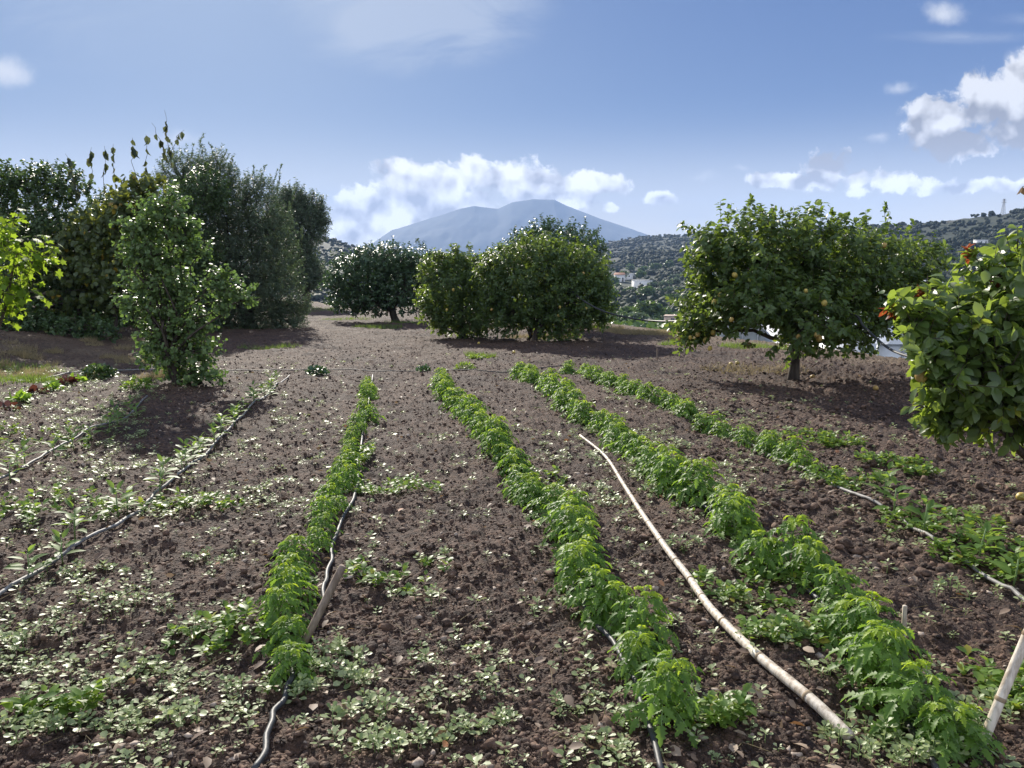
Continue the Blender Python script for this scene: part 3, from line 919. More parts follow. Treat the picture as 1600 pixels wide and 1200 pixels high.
# persimmon with yellowing leaves
b = base_at(150, 528); Dp = b[1] + 1
t10, bl10, rg = make_tree('persimmon_tree', (b[0], Dp, float(ground_z(b[0], Dp))), Dp, [(150, 360, 50, 40), (190, 330, 40, 34), (130, 400, 50, 46), (190, 410, 50, 60), (160, 450, 66, 46), (225, 300, 34, 28)],
    'persimmon tree with large yellowing leaves and bare shoots above the left hedge', 'tree', BROAD, .14, M['persimmon'], 900, 8, .07, 20, crown_name='crown', droop=1.1, fork=.35, shell=.7, jitter=.7)
shoots(t10, [(at(268, 260, Dp), at(257, 172, Dp)), (at(262, 250, Dp), at(237, 192, Dp)), (at(266, 240, Dp), at(288, 203, Dp)), (at(215, 290, Dp), at(207, 215, Dp)), (at(180, 290, Dp), at(177, 225, Dp)),
             (at(140, 300, Dp), at(143, 230, Dp)), (at(125, 310, Dp), at(102, 240, Dp)), (at(165, 310, Dp), at(163, 228, Dp)), (at(230, 270, Dp), at(228, 210, Dp)), (at(122, 320, Dp), at(112, 270, Dp))],
       SPEARW, .20, M['persimmon_top'], rg, per_m=8, droop=3.2, tw=.008)
# olives
b = base_at(395, 512); Do = b[1]
tol, _, rg = make_tree('olive_tree', b, Do, [(325, 270, 44, 36), (285, 280, 40, 40), (340, 310, 50, 50), (400, 300, 36, 30), (410, 350, 50, 50), (370, 400, 70, 66), (430, 430, 40, 66), (390, 470, 66, 40), (300, 360, 50, 60), (280, 430, 60, 60), (440, 480, 26, 24), (350, 350, 60, 60, 1.2), (330, 470, 60, 40, 1), (310, 495, 60, 26), (385, 502, 66, 22), (445, 500, 36, 26), (470, 478, 16, 22)],
    'largest grey-green olive tree in the left hedge, foliage down to the soil', 'olive tree', OLV, .10, M['olive'], 7000, 20, .14, 21, 'olive trees in the left hedge', fork=.3, trunks=3, up=.8, twig_len=.4, shell=.6, bump=.22, limb_r=.4, face=.2)
shoots(tol, [(at(x_ + 6 * math.sin(x_), y_ + 26, Do + .4 * math.sin(x_ * 3)), at(x_ + 12 * math.sin(x_ * 1.7), y_ - 12 - 8 * math.sin(x_ * 5), Do + .4 * math.sin(x_ * 3))) for x_, y_ in
             [(262, 262), (280, 245), (296, 236), (308, 226), (320, 222), (335, 232), (350, 262), (362, 270), (378, 278), (392, 268), (408, 264), (422, 270), (438, 286), (448, 308), (458, 330), (466, 360), (345, 245), (372, 262), (430, 278), (272, 235)]],
       OLV, .10, M['olive'], rg, per_m=70, droop=-.5, tw=.008)
b = base_at(480, 478); Do = b[1]
make_tree('olive_tree', b, Do, [(455, 315, 26, 26), (485, 325, 26, 22), (470, 360, 40, 36), (495, 345, 20, 20), (460, 410, 40, 40), (480, 430, 30, 30), (440, 350, 30, 40)],
    'grey olive tree behind the largest one, its open top against the white cloud', 'olive tree', OLV, .16, M['olive'], 3400, 18, .2, 22, 'olive trees in the left hedge', fork=.3, trunks=2, up=.8, twig_len=.6, shell=.6, bump=.25, limb_r=.4, face=.2, twig_r=.008)
# hedge trees at the far left
b = base_at(60, 520); Dh = b[1] + 2.5
make_tree('hedge_tree', (b[0], Dh, float(ground_z(b[0], Dh))), Dh, [(30, 280, 50, 30), (90, 290, 50, 30), (-30, 300, 60, 50), (60, 340, 70, 46), (100, 400, 70, 60), (10, 400, 80, 70), (40, 460, 90, 40), (110, 470, 60, 40), (110, 505, 70, 26), (30, 500, 70, 30), (30, 512, 80, 30, -2), (120, 516, 70, 24, -2), (-20, 470, 60, 60, -2)],
    'dense broadleaf hedge tree behind the vine at the left edge', 'tree', BROAD, .08, M['hedge'], 3600, 14, .12, 23, 'hedge trees on the left bank', trunks=2, up=.6)
b = base_at(215, 515); Dh = b[1] + 1.6
make_tree('hedge_tree', (b[0], Dh, float(ground_z(b[0], Dh))), Dh, [(190, 440, 70, 60), (240, 400, 50, 70), (150, 470, 60, 40), (230, 480, 60, 36), (200, 380, 50, 50), (130, 430, 50, 50), (300, 470, 50, 46), (260, 340, 50, 50), (190, 505, 60, 20), (290, 505, 50, 22), (190, 515, 60, 20, -1.2), (320, 300, 46, 40, 1.5), (300, 400, 50, 60, 1), (170, 330, 40, 36, 1)],
    'dark hedge tree filling the gap behind the tall narrow shrub', 'tree', BROAD, .08, M['hedge'], 3400, 14, .1, 24, 'hedge trees on the left bank', trunks=2, up=.6)
b = base_at(505, 470)
make_tree('orange_tree', b, b[1], [(510, 410, 26, 20), (500, 430, 24, 24), (520, 440, 22, 20)], 'small dark citrus half hidden between the olive and the round orange tree', 'orange tree', CIT, .12, M['citrus_dark'], 800, 13, .1, 25, 'lemon and orange trees round the field')

# vine reaching in from the left edge
b = gp(-60, 590)
Dv = 7.6
vroot = empty('grape_vine', (at(-60, 600, Dv).x, Dv, float(ground_z(at(-60, 600, Dv).x, Dv))))
tag(vroot, 'bright lime green grape vine hanging in from the left edge', 'vine')
rg = np.random.default_rng(31)
vb = []
for X, Y, rx, ry in [(0, 360, 40, 26), (30, 385, 40, 26), (10, 420, 44, 34), (50, 400, 26, 16), (20, 455, 34, 22), (-40, 400, 60, 60), (-50, 480, 50, 50), (0, 480, 16, 10)]:
    c_ = at(X, Y, Dv); vb.append(((c_.x, c_.y, c_.z), (rx * Dv / FPX, .35, ry * Dv / FPX)))
fol, tw_, (A_, _) = leafy_crown('leaves', vroot, np.array(vroot.location), vb, 150, 5, PAL, .10, M['vine'], rg, twig_len=.3, droop=.6, up=.1, jitter=.6)
bg_ = Bag(); bg_.add(*tw_)
for X, Y in [(0, 360), (30, 385), (10, 430), (-40, 400), (-50, 470)]:
    V, p = tube([q - np.array(vroot.location) for q in wobble_path(vroot.location, at(X, Y, Dv), rg)], [.02 - .002 * i for i in range(6)], 6); bg_.add(V, p)
bg_.build('stems', M['twig'], vroot)
shoots(vroot, [(at(55, 400, Dv), at(96, 408, Dv)), (at(20, 455, Dv), at(75, 470, Dv)), (at(20, 360, Dv), at(38, 325, Dv))], PAL, .095, M['vine'], rg, per_m=22, droop=.5, name='leaves')

# ------------------------------------------------------------------ tomato plants
def tomato_variant(rng, h, spread, n_leaves, simple=False):
    lv, top, st = Bag(), Bag(), Bag()
    lean = rng.normal(size=2) * .05
    stem = [np.array([lean[0] * t * t * h * 3, lean[1] * t * t * h * 3, h * .9 * t]) for t in np.linspace(0, 1, 5)]
    V, p = tube(stem, [.006, .0055, .005, .004, .003], 6); st.add(V, p)
    for i in range(n_leaves):
        t = .08 + .9 * (i + rng.random() * .5) / n_leaves
        j = min(3, int(t * 4)); f = t * 4 - j
        a = stem[j] * (1 - f) + stem[j + 1] * f
        phi = i * 2.4 + rng.normal() * .3
        el = .95 * t + .1 + rng.normal() * .12
        L = spread * (1.05 - .55 * t * t) * (.8 + .35 * rng.random())
        d = np.array([math.cos(phi) * math.cos(el), math.sin(phi) * math.cos(el), math.sin(el)])
        pts = [a + d * L * s - np.array([0, 0, 1]) * L * .62 * s * s for s in np.linspace(0, 1, 6)]
        V, p = sticks(pts[:-1], pts[1:], .0022, .0018, 4); st.add(V, p)
        tgt = top if t > .86 else lv
        side = unit(np.cross(d, [0, 0, 1]))
        for s, sz in ((.28, .16), (.46, .27), (.64, .31), (.82, .29)):
            k = int(s * 5); q = pts[k] + (pts[k + 1] - pts[k]) * (s * 5 - k)
            tan = unit(pts[k + 1] - pts[k])
            for sg in (-1, 1):
                dd = side * sg * .85 + tan * .6 + rng.normal(size=3) * .15 + [0, 0, -.15]
                nn = np.cross(tan, side); nn = nn * (1 if nn[2] > 0 else -1) + rng.normal(size=3) * .25
                V, p = place(TOM[0], TOM[1], q[None], dd[None], nn[None], L * sz * (.8 + .4 * rng.random())); tgt.add(V, p, rng.random())
        tan = unit(pts[-1] - pts[-2]); nn = np.cross(tan, side); nn = nn * (1 if nn[2] > 0 else -1)
        V, p = place(TOM[0], TOM[1], pts[-1][None], (tan + rng.normal(size=3) * .1)[None], (nn + rng.normal(size=3) * .2)[None], L * .38); tgt.add(V, p, rng.random())
    return lv, top, st


def plant_proto(kind, rng, h, spread, n):
    root = empty(kind)
    lv, top, st = tomato_variant(rng, h, spread, n)
    lv.build('foliage', M['tomato'], root)
    top.build('young_foliage', M['tomato_top'], root)
    st.build('stem', M['tomato_stem'], root, True)
    return root


def pepper_proto(rng, h, n):
    root = empty('pepper_plant')
    st = Bag(); V, p = tube([(0, 0, -.01), (.003, 0, h * .5), (0, .004, h)], [.004, .0035, .0025], 6); st.add(V, p)
    st.build('stem', M['tomato_stem'], root, True)
    t = np.linspace(.3, 1, n); phi = np.arange(n) * 2.4 + rng.random(n)
    el = .1 + .7 * t + rng.normal(size=n) * .15
    D = np.stack([np.cos(phi) * np.cos(el), np.sin(phi) * np.cos(el), np.sin(el)], -1)
    P_ = np.stack([0 * t, 0 * t, t * h], -1)
    V, p = place(SPEAR[0], SPEAR[1], P_ + D * .015, D, np.tile([0, 0, 1.], (n, 1)) + rng.normal(size=(n, 3)) * .15, .085 * (1.1 - .5 * t) + .01)
    lv = Bag(); lv.add(V, p, np.repeat(rng.random(n), len(SPEAR[0])))
    lv.build('foliage', M['pepper'], root)
    return root


def copy_tree(o, parent=None):
    c_ = o.copy(); COL.objects.link(c_); c_.parent = parent
    for ch in o.children: copy_tree(ch, c_)
    return c_


ORD = ['nearest', 'second', 'third', 'fourth', 'fifth', 'sixth', 'seventh', 'eighth', 'ninth', 'tenth', 'eleventh', 'twelfth', 'thirteenth', 'fourteenth', 'fifteenth', 'sixteenth', 'seventeenth', 'eighteenth',
       'nineteenth', 'twentieth', 'twenty-first', 'twenty-second', 'twenty-third', 'twenty-fourth', 'twenty-fifth', 'twenty-sixth', 'twenty-seventh', 'twenty-eighth', 'twenty-ninth', 'thirtieth', 'thirty-first', 'thirty-second', 'thirty-third', 'thirty-fourth', 'thirty-fifth', 'thirty-sixth', 'thirty-seventh', 'thirty-eighth']

for t_ in ('thirty', 'forty', 'fifty', 'sixty'):
    if t_ != 'thirty': ORD.append(t_[:-1] + 'ieth')
    if t_ != 'thirty': ORD += [t_ + '-' + u_ for u_ in ('first', 'second', 'third', 'fourth', 'fifth', 'sixth', 'seventh', 'eighth', 'ninth')]
    elif len(ORD) == 38: ORD.append('thirty-ninth')
rgp = np.random.default_rng(77)
TPROTO = [plant_proto('tomato_plant', rgp, .27 + .08 * rgp.random(), .165 + .045 * rgp.random(), int(28 + 12 * rgp.random())) for _ in range(12)]
PPROTO = [pepper_proto(rgp, .15, 11) for _ in range(4)]
used = set()


def walk(pix, spacing, start=.0):
    pts = [gp(*q) for q in pix]
    out = []; acc = start; prev = pts[0]
    nxt = 0.0
    total = 0
    for a, c_ in zip(pts[:-1], pts[1:]):
        L = (c_ - a).length
        while nxt <= total + L:
            t = (nxt - total) / L
            out.append(a.lerp(c_, t)); nxt += spacing * (0.85 + .3 * rgp.random())
        total += L
    return out


def plant_row(protos, pix, spacing, label, cat, group, sc, jit=.05, sc_near=None, var=.30, gap=.015):
    pts = [p for i, p in enumerate(walk(pix, spacing)) if i < 2 or rgp.random() > gap]          # given from the near end outwards
    n = len(pts)
    for i, p in enumerate(pts):
        pr = protos[int(rgp.integers(len(protos)))]
        if id(pr) in used: o = copy_tree(pr)
        else: o = pr; used.add(id(pr))
        x, y = p.x + rgp.normal() * jit, p.y + rgp.normal() * jit
        o.location = (x, y, float(ground_z(x, y)) + .0)
        o.rotation_euler = (rgp.normal() * .06, rgp.normal() * .06, rgp.random() * 6.28)
        s = sc * (1.02 - var / 2 + var * rgp.random())
        if sc_near and i < 4: s *= sc_near
        o.scale = (s, s, s * (.78 + .2 * rgp.random()))
        which = ORD[i] if i < n - 1 else 'farthest'
        lab = label % (which + (' from the near end' if 0 < i < n - 1 else ''))
        tag(o, lab, cat, group)


TG = 'tomato plants in rows'
plant_row(TPROTO, [(1478, 1200), (1430, 1140), (1378, 1080), (1330, 1000), (1270, 930), (1180, 860), (1100, 800), (1005, 730), (935, 675), (872, 625), (812, 585)], .25, 'green tomato plant, %s in the row right of the long cane', 'tomato plant', TG, .98, .06, 1.0)
plant_row(TPROTO, [(1035, 1120), (985, 1040), (945, 970), (905, 900), (875, 830), (832, 770), (765, 700), (725, 645), (682, 596)], .24, 'green tomato plant, %s in the row left of the long cane', 'tomato plant', TG, .90, .05, .95)
plant_row(TPROTO, [(432, 1065), (445, 990), (455, 935), (490, 870), (520, 810), (545, 735), (562, 665), (574, 630), (577, 598)], .25, 'tomato plant, %s in the thin row behind the split stake', 'tomato plant', TG, .66, .045, 1.0, .5, .10)
plant_row(TPROTO, [(1300, 755), (1210, 715), (1140, 685), (1050, 645), (965, 608), (885, 580)], .23, 'tomato plant, %s in the outer right row beside the lemon tree', 'tomato plant', TG, .80, .05, .9, .4, .03)
PG = 'small pepper plants in rows'
plant_row(PPROTO, [(60, 905), (110, 868), (160, 830), (205, 800), (262, 765), (300, 722), (345, 680), (390, 640), (436, 604)], .30, 'small pepper seedling, %s along the long grey hose on the left', 'pepper plant', PG, 1.25, .04)
plant_row(PPROTO, [(10, 755), (50, 725), (100, 705), (150, 688), (190, 665), (222, 640)], .34, 'small pepper seedling, %s along the leftmost hose', 'pepper plant', PG, 1.3, .04)
plant_row(PPROTO, [(1590, 930), (1530, 895), (1450, 850), (1400, 815), (1340, 780)], .42, 'small green seedling, %s beside the hose on the right', 'pepper plant', PG, 1.3, .06)

# ------------------------------------------------------------------ hoses
KEEP_CLEAR = []


def hose(pix, r, mat, label, lift=.018, name='drip_hose', group='irrigation hoses on the soil'):
    pts = smooth_path([gp(*q) for q in pix], 10)
    fixed = []
    for i, p in enumerate(pts):
        z = float(ground_z(p.x, p.y)) + r + lift - .004
        fixed.append(Vector((p.x + .010 * math.sin(i * .31) + .006 * math.sin(i * .83 + 1), p.y, z)))
    # smooth heights so that the hose bridges small hollows
    zs = np.array([q.z for q in fixed]); k = np.ones(5) / 5
    zs2 = np.convolve(np.pad(zs, 2, mode='edge'), k, 'valid')
    for q, z, z0 in zip(fixed, zs2, zs): q.z = max(z, z0 - .006)
    if mat == 'hose_dusty' or 'split stake' in label: KEEP_CLEAR.append(fixed[::4])
    V, p = tube(fixed, r, 8)
    o = mesh_np(name, V, p, M[mat], None, True)
    tag(o, label, 'hose', group)
    return o


hose([(452, 590), (400, 635), (365, 665), (325, 705), (290, 742), (245, 772), (226, 795), (170, 835), (90, 880), (0, 932), (-120, 1000)], .0115, 'hose_dusty', 'grey drip hose curving beside the longer pepper row on the left')
hose([(230, 626), (190, 655), (140, 680), (90, 702), (55, 722), (0, 752), (-120, 810)], .0115, 'hose_dusty', 'leftmost grey drip hose, ending near the tall narrow shrub')
hose([(582, 590), (572, 660), (560, 730), (552, 790), (522, 850), (513, 900), (507, 950), (478, 1010), (460, 1050), (445, 1100), (425, 1150), (398, 1230)], .0115, 'hose', 'black drip hose running past the split stake to the bottom edge')
hose([(690, 590), (735, 645), (775, 690), (840, 760), (882, 870), (898, 920), (945, 1000), (995, 1090), (1040, 1230)], .0115, 'hose', 'black drip hose mostly hidden under the tomatoes left of the long cane')
hose([(815, 578), (880, 622), (960, 690), (1050, 765), (1160, 850), (1260, 930), (1330, 1010), (1400, 1100), (1480, 1240)], .0115, 'hose', 'black drip hose hidden under the tomatoes right of the long cane')
hose([(1130, 672), (1200, 712), (1270, 745), (1330, 780), (1380, 808), (1425, 832), (1490, 872), (1600, 940), (1720, 1010)], .0115, 'hose_dusty', 'grey drip hose crossing bare soil on the right side')
hose([(330, 584), (420, 582), (500, 579), (600, 583), (700, 581), (790, 583), (880, 572)], .008, 'hose', 'thin black supply hose crossing the far ends of the rows', name='supply_hose')
hose([(60, 598), (90, 590), (130, 583), (190, 579), (260, 580)], .0115, 'hose_dusty', 'short pale hose beside the green clump on the dry bank', name='supply_hose')


def hanging(points, r, label, name='hanging_hose'):
    pts = smooth_path(points, 10)
    V, p = tube(pts, r, 7)
    o = mesh_np(name, V, p, M['hose'], None, True); tag(o, label, 'hose')


hanging([at(880, 440, 21.5), at(905, 465, 20.8), at(940, 485, 20), at(985, 497, 19), at(1030, 502, 18), at(1075, 501, 16.5)], .022, 'black hose sagging from the middle lemon clump towards the wide lemon tree')
hanging([at(1240, 475, 12.4), at(1330, 490, 11.6), at(1350, 510, 11), at(1390, 545, 9.4), at(1440, 562, 8), at(1500, 575, 6.6)], .016, 'black hose slanting from the wide lemon tree down to the nearest one')

# ------------------------------------------------------------------ canes and stakes
def cane(pts, r0, r1, label, cat='cane', name='bamboo_cane', nodes=14, sub=6, lying=False):
    pts = smooth_path(pts, sub); n = len(pts)
    if lying:   # rests on the high spots of the soil
        need = np.array([max(float(ground_z(q.x + dx, q.y + dy)) for dx in (-.02, 0, .02) for dy in (-.02, 0, .02)) + r0 * .55 for q in pts])
        need = np.array([need[max(0, i - 4):i + 5].max() for i in range(n)])
        need = np.convolve(np.pad(need, 4, mode='edge'), np.ones(9) / 9, 'valid')
        for q, z in zip(pts, need):
            t = (EYE - z) / (EYE - q.z); q.x *= t; q.y *= t; q.z = z
    root = empty(name, pts[0]); tag(root, label, cat)
    o0 = pts[0]
    L = [0]
    for a, c_ in zip(pts[:-1], pts[1:]): L.append(L[-1] + (c_ - a).length)
    def pos(s):
        for i in range(n - 1):
            if L[i + 1] >= s or i == n - 2:
                return pts[i].lerp(pts[i + 1], (s - L[i]) / (L[i + 1] - L[i] + 1e-9))
    V, p = tube([q - o0 for q in pts], [r0 + (r1 - r0) * l / L[-1] for l in L], 12)
    bm_ = mesh_np('culm', V, p, M['cane'], root, True)
    bag = Bag()
    for k in range(1, nodes):
        s = L[-1] * (k / nodes + .012 * math.sin(k * 5)); r = r0 + (r1 - r0) * s / L[-1]
        q = pos(s); q2 = pos(min(L[-1], s + .004)); d = (q2 - q).normalized()
        V, p = tube([q - o0 - d * .008, q - o0 - d * .002, q - o0 + d * .003, q - o0 + d * .008], [r * 1.01, r * 1.13, r * 1.13, r * 1.01], 12, False)
        mesh_np('joint', V, p, M['cane_node'], root, True)
    return root


cp = [(1328, 1152), (1270, 1095), (1180, 1020), (1110, 950), (1075, 900), (1045, 862), (1005, 805), (975, 758), (945, 712), (906, 680)]
cpts = []
for i, q in enumerate(cp):
    a = gp(*q); lift = .0
    # keep the same photo position when raised
    uu, vv = pix_uv(*q); t = a.y * (1 - lift / (EYE - a.z)); cpts.append(Vector((uu * t, t, EYE + vv * t)))
KEEP_CLEAR.append(cpts)
cane(cpts, .0215, .011, 'long pale bamboo cane lying curved between two tomato rows', nodes=19, lying=True)
p0 = gp(1526, 1172); p1 = at(1650, 890, p0.y + .10)
cane([p0 - Vector((0, 0, .04)), p0.lerp(p1, .33) + Vector((.004, 0, 0)), p0.lerp(p1, .66), p1], .0165, .0155, 'thick cane standing at a slant in the bottom right corner', nodes=3)


def stake(p0, p1, r, label, mat='stake', sides=6, name='wooden_stake'):
    d = (p1 - p0); o0 = p0
    V, p = tube([Vector((0, 0, 0)), d * .3 + Vector((.002, 0, 0)), d * .7, d * .985, d], [r * .8, r, r * 1.02, r, r * .82], sides)
    o = mesh_np(name, V, p, M[mat], None, False); o.location = o0
    tag(o, label, 'stake')


a = gp(468, 1018); stake(a - Vector((0.01, .0, .03)), at(536, 884, a.y + .10), .0175, 'weathered split wooden stake leaning across the thin tomato row', sides=7)
a = gp(1411, 1008); stake(a - Vector((0, 0, .04)), at(1414, 946, a.y), .010, 'short upright cane stub beside the right tomato row', 'cane')
a = gp(1026, 560); stake(a - Vector((0, 0, .04)), at(1027, 545, a.y), .014, 'tiny stake stub in bare soil beyond the outer right row')

# ------------------------------------------------------------------ stuff on the soil
def in_field(x, y): return edge_dist(x, y) < -.4


def scatter(n, rng, rmin=1.7, rmax=22, power=1.0, amax=38):
    az = np.radians((rng.random(n) * 2 - 1) * amax)
    # density falling with distance
    u_ = rng.random(n)
    r = rmin * (rmax / rmin) ** (u_ ** power)
    x = np.sin(az) * r; y = np.cos(az) * r
    return x, y


def proj(x, y, z):
    d = y * math.cos(PITCH) - (z - EYE) * math.sin(PITCH)
    upc = y * math.sin(PITCH) + (z - EYE) * math.cos(PITCH)
    return 800 + x / d * FPX, 600 - upc / d * FPX


rs = np.random.default_rng(123)


def near_path(x, y, w=.055):
    k = np.ones(np.shape(x))
    for P_ in KEEP_CLEAR:
        P_ = np.array([(q.x, q.y) for q in P_])
        for a, b_ in zip(P_[:-1], P_[1:]):
            d = b_ - a; t = np.clip(((x - a[0]) * d[0] + (y - a[1]) * d[1]) / (d @ d + 1e-9), 0, 1)
            k = np.where(np.hypot(x - a[0] - t * d[0], y - a[1] - t * d[1]) < w, 0.0, k)
    return k

def spots_px(lst):
    out = []
    for X, Y, rx, ry, k in lst:
        q = gp(X, Y); out.append((q.x, q.y, rx, ry, k))
    return out


# weeds: low rosettes
def weed_field():
    n = 130000
    x, y = scatter(n, rs, 1.7, 17, .8)
    z = ground_z(x, y)
    X, Y = proj(x, y, z)
    dens = .20 + .55 * sstep(-.05, .35, fbm(x * .9, y * .9, 3, 201))
    dens *= 0.55 + .8 * sstep(650, 350, X) + .55 * sstep(850, 1000, X) * sstep(1600, 1200, X) + .5 * sstep(900, 1150, Y)
    dens *= np.where((X > 600) & (X < 820) & (Y > 620) & (Y < 1020), .45, 1)
    dens *= 1 - .85 * sstep(660, 600, Y) * (X > 250)
    dens *= 1 - .9 * sstep(1150, 1350, X) * sstep(800, 700, Y)
    dens *= 1 - .8 * ((X > 230) & (X < 420) & (Y > 625) & (Y < 700))
    dens *= np.minimum(1, (np.hypot(x, y) / 8.0)) ** 1.6 * .33
    dens *= near_path(x, y)
    dens *= .35 + 1.2 * sstep(-.1, .3, fbm(x * 3.1, y * 3.1, 2, 207))
    keep = (rs.random(n) < dens) & in_field(x, y)
    x, y, z = x[keep], y[keep], z[keep]
    n = len(x)
    nl = 7
    size = (.015 + .024 * rs.random(n) ** 2.2) * (1 + .25 * sstep(3, 8, y))
    h = size * (.5 + .9 * rs.random(n))
    phi = rs.random((n, 1)) * 6.28 + np.arange(nl)[None] * 2.4
    el = .02 + .3 * rs.random((n, nl)) + .4 * (np.arange(nl) / nl)[None]
    D = np.stack([np.cos(phi) * np.cos(el), np.sin(phi) * np.cos(el), np.sin(el)], -1)
    base = np.stack([x, y, z + h * .7 + .004], -1)[:, None] + D * (size * .35)[:, None, None] * rs.random((n, nl, 1))
    base[..., 2] += (np.arange(nl) / nl)[None] * size[:, None] * .6
    S = size[:, None] * (1.1 - .6 * np.arange(nl) / nl)[None] * (.75 + .5 * rs.random((n, nl)))
    Nn = np.array([0, 0, 1.]) + rs.normal(size=(n, nl, 3)) * .28
    # leaves tilt to the sun
    Nn = Nn + np.array(sv) * .25
    V, p = place(RND[0], RND[1], base.reshape(-1, 3), D.reshape(-1, 3), Nn.reshape(-1, 3), S.ravel())
    t = np.repeat(rs.random(n)[:, None] * .5 + rs.random((n, nl)) * .5, 1, 1).ravel()
    o = mesh_np('ground_weeds', V, p, M['weed'], None, False, np.repeat(t, len(RND[0])))
    tag(o, 'low pale green weed seedlings scattered over the tilled soil', 'weeds', kind='stuff')
    # stalks as a second cheap mesh in the same kind of stuff
    A = np.stack([x, y, z - .01], -1); B = np.stack([x, y, z + h * .7 + size * .4], -1)
    V, p = sticks(A, B, .0018, .0012)
    o = mesh_np('weed_stalks', V, p, M['tomato_stem'], None, False, None)
    tag(o, 'thin stalks of the low weed seedlings on the soil', 'weeds', kind='stuff')


weed_field()


def broad_weeds():
    """larger round-leaved seedlings in loose clumps, mostly near the camera"""
    rg_ = np.random.default_rng(61)
    spots = [(520, 1045, .14, .12, 26), (560, 1070, .10, .06, 12), (470, 1090, .1, .06, 9), (225, 1050, .07, .05, 8), (180, 1070, .05, .04, 5), (300, 990, .08, .05, 8), (130, 1140, .22, .06, 18), (40, 1150, .12, .06, 10), (265, 1150, .12, .05, 8),
             (790, 1130, .08, .05, 7), (740, 1150, .06, .05, 7), (690, 1165, .08, .04, 8), (650, 1040, .05, .03, 3), (560, 1130, .12, .1, 14), (600, 1180, .1, .05, 10), (690, 875, .05, .03, 3), (640, 940, .2, .2, 7), (880, 1110, .06, .05, 5),
             (1340, 1160, .14, .08, 20), (1480, 1120, .22, .14, 44), (1420, 1180, .2, .06, 24), (1560, 1100, .1, .1, 14), (1180, 1010, .12, .08, 12), (1290, 960, .1, .1, 8), (1140, 940, .14, .1, 12), (1230, 1010, .1, .06, 8), (1100, 1110, .1, .06, 8),
             (120, 900, .3, .12, 16), (330, 880, .2, .12, 12), (60, 1000, .15, .1, 9), (200, 950, .15, .1, 9), (1070, 870, .1, .1, 10), (1500, 940, .15, .1, 8), (860, 960, .1, .1, 6), (380, 1090, .1, .06, 6), (930, 1180, .1, .05, 6)]
    Ps, Ds, Ss, Ns, Ts = [], [], [], [], []
    A, B = [], []
    for (x0, y0, rx, ry, k) in spots_px(spots):
        for _ in range(int(k)):
            a = rg_.random() * 6.28; r = rg_.random() ** .5
            x = x0 + math.cos(a) * r * rx; y = y0 + math.sin(a) * r * ry; z = float(ground_z(x, y))
            size = .017 + .020 * rg_.random(); h = size * (.7 + 1.8 * rg_.random()); ph = rg_.random() * 6; tn = rg_.random()
            A.append((x, y, z - .01)); B.append((x, y, z + h))
            for q in range(9):
                el = .1 + .8 * q / 9 + rg_.normal() * .12; pq = ph + q * 2.4
                D = np.array([math.cos(pq) * math.cos(el), math.sin(pq) * math.cos(el), math.sin(el)])
                Ps.append(np.array([x, y, z + h * (.45 + .55 * q / 9)]) + D * .004); Ds.append(D); Ss.append(size * (1.15 - .6 * q / 9) * (.8 + .4 * rg_.random())); Ns.append(np.array([0, 0, 1.]) + rg_.normal(size=3) * .25); Ts.append(tn * .5 + rg_.random() * .45)
    V, p = place(RND[0], RND[1], np.array(Ps), np.array(Ds), np.array(Ns), np.array(Ss))
    o = mesh_np('broad_leaved_weeds', V, p, M['weed'], None, False, np.repeat(np.array(Ts), len(RND[0])))
    tag(o, 'larger round-leaved weeds standing in loose clumps near the camera', 'weeds', kind='stuff')
    V, p = sticks(np.array(A), np.array(B), .0022, .0014)
    b_ = Bag(); b_.add(V, p); q = b_.build('stalks', M['tomato_stem'], o)


rs_b = np.random.default_rng(404)


def grass_patches(name, label, mat, spots, h, n_per, seed, flop=.5, w=.05):
    rg_ = np.random.default_rng(seed)
    Ps, Ds, Ss = [], [], []
    for (x0, y0, rx, ry, k) in spots:
        n = int(n_per * k)
        a = rg_.random(n) * 6.28; r = rg_.random(n) ** .5
        x = x0 + np.cos(a) * r * rx; y = y0 + np.sin(a) * r * ry
        Ps.append(np.stack([x, y, ground_z(x, y) - .01], -1))
        Ds.append(np.array([0, 0, 1.]) + rg_.normal(size=(n, 3)) * flop)
        Ss.append(h * (.5 + .8 * rg_.random(n)))
    Ps, Ds, Ss = np.concatenate(Ps), np.concatenate(Ds), np.concatenate(Ss)
    tpl = (np.array([(-w, 0, 0), (w, 0, 0), (w * .8, .5, -.04), (-w * .8, .5, -.04), (0, 1, -.2)]), [np.array([(0, 1, 2, 3)]), np.array([(3, 2, 4)])])
    V, p = place(tpl[0], tpl[1], Ps, Ds, rand_unit(len(Ps), rg_), Ss)
    o = mesh_np(name, V, p, M[mat], None, False, np.repeat(rg_.random(len(Ps)), 5))
    tag(o, label, 'grass', kind='stuff')


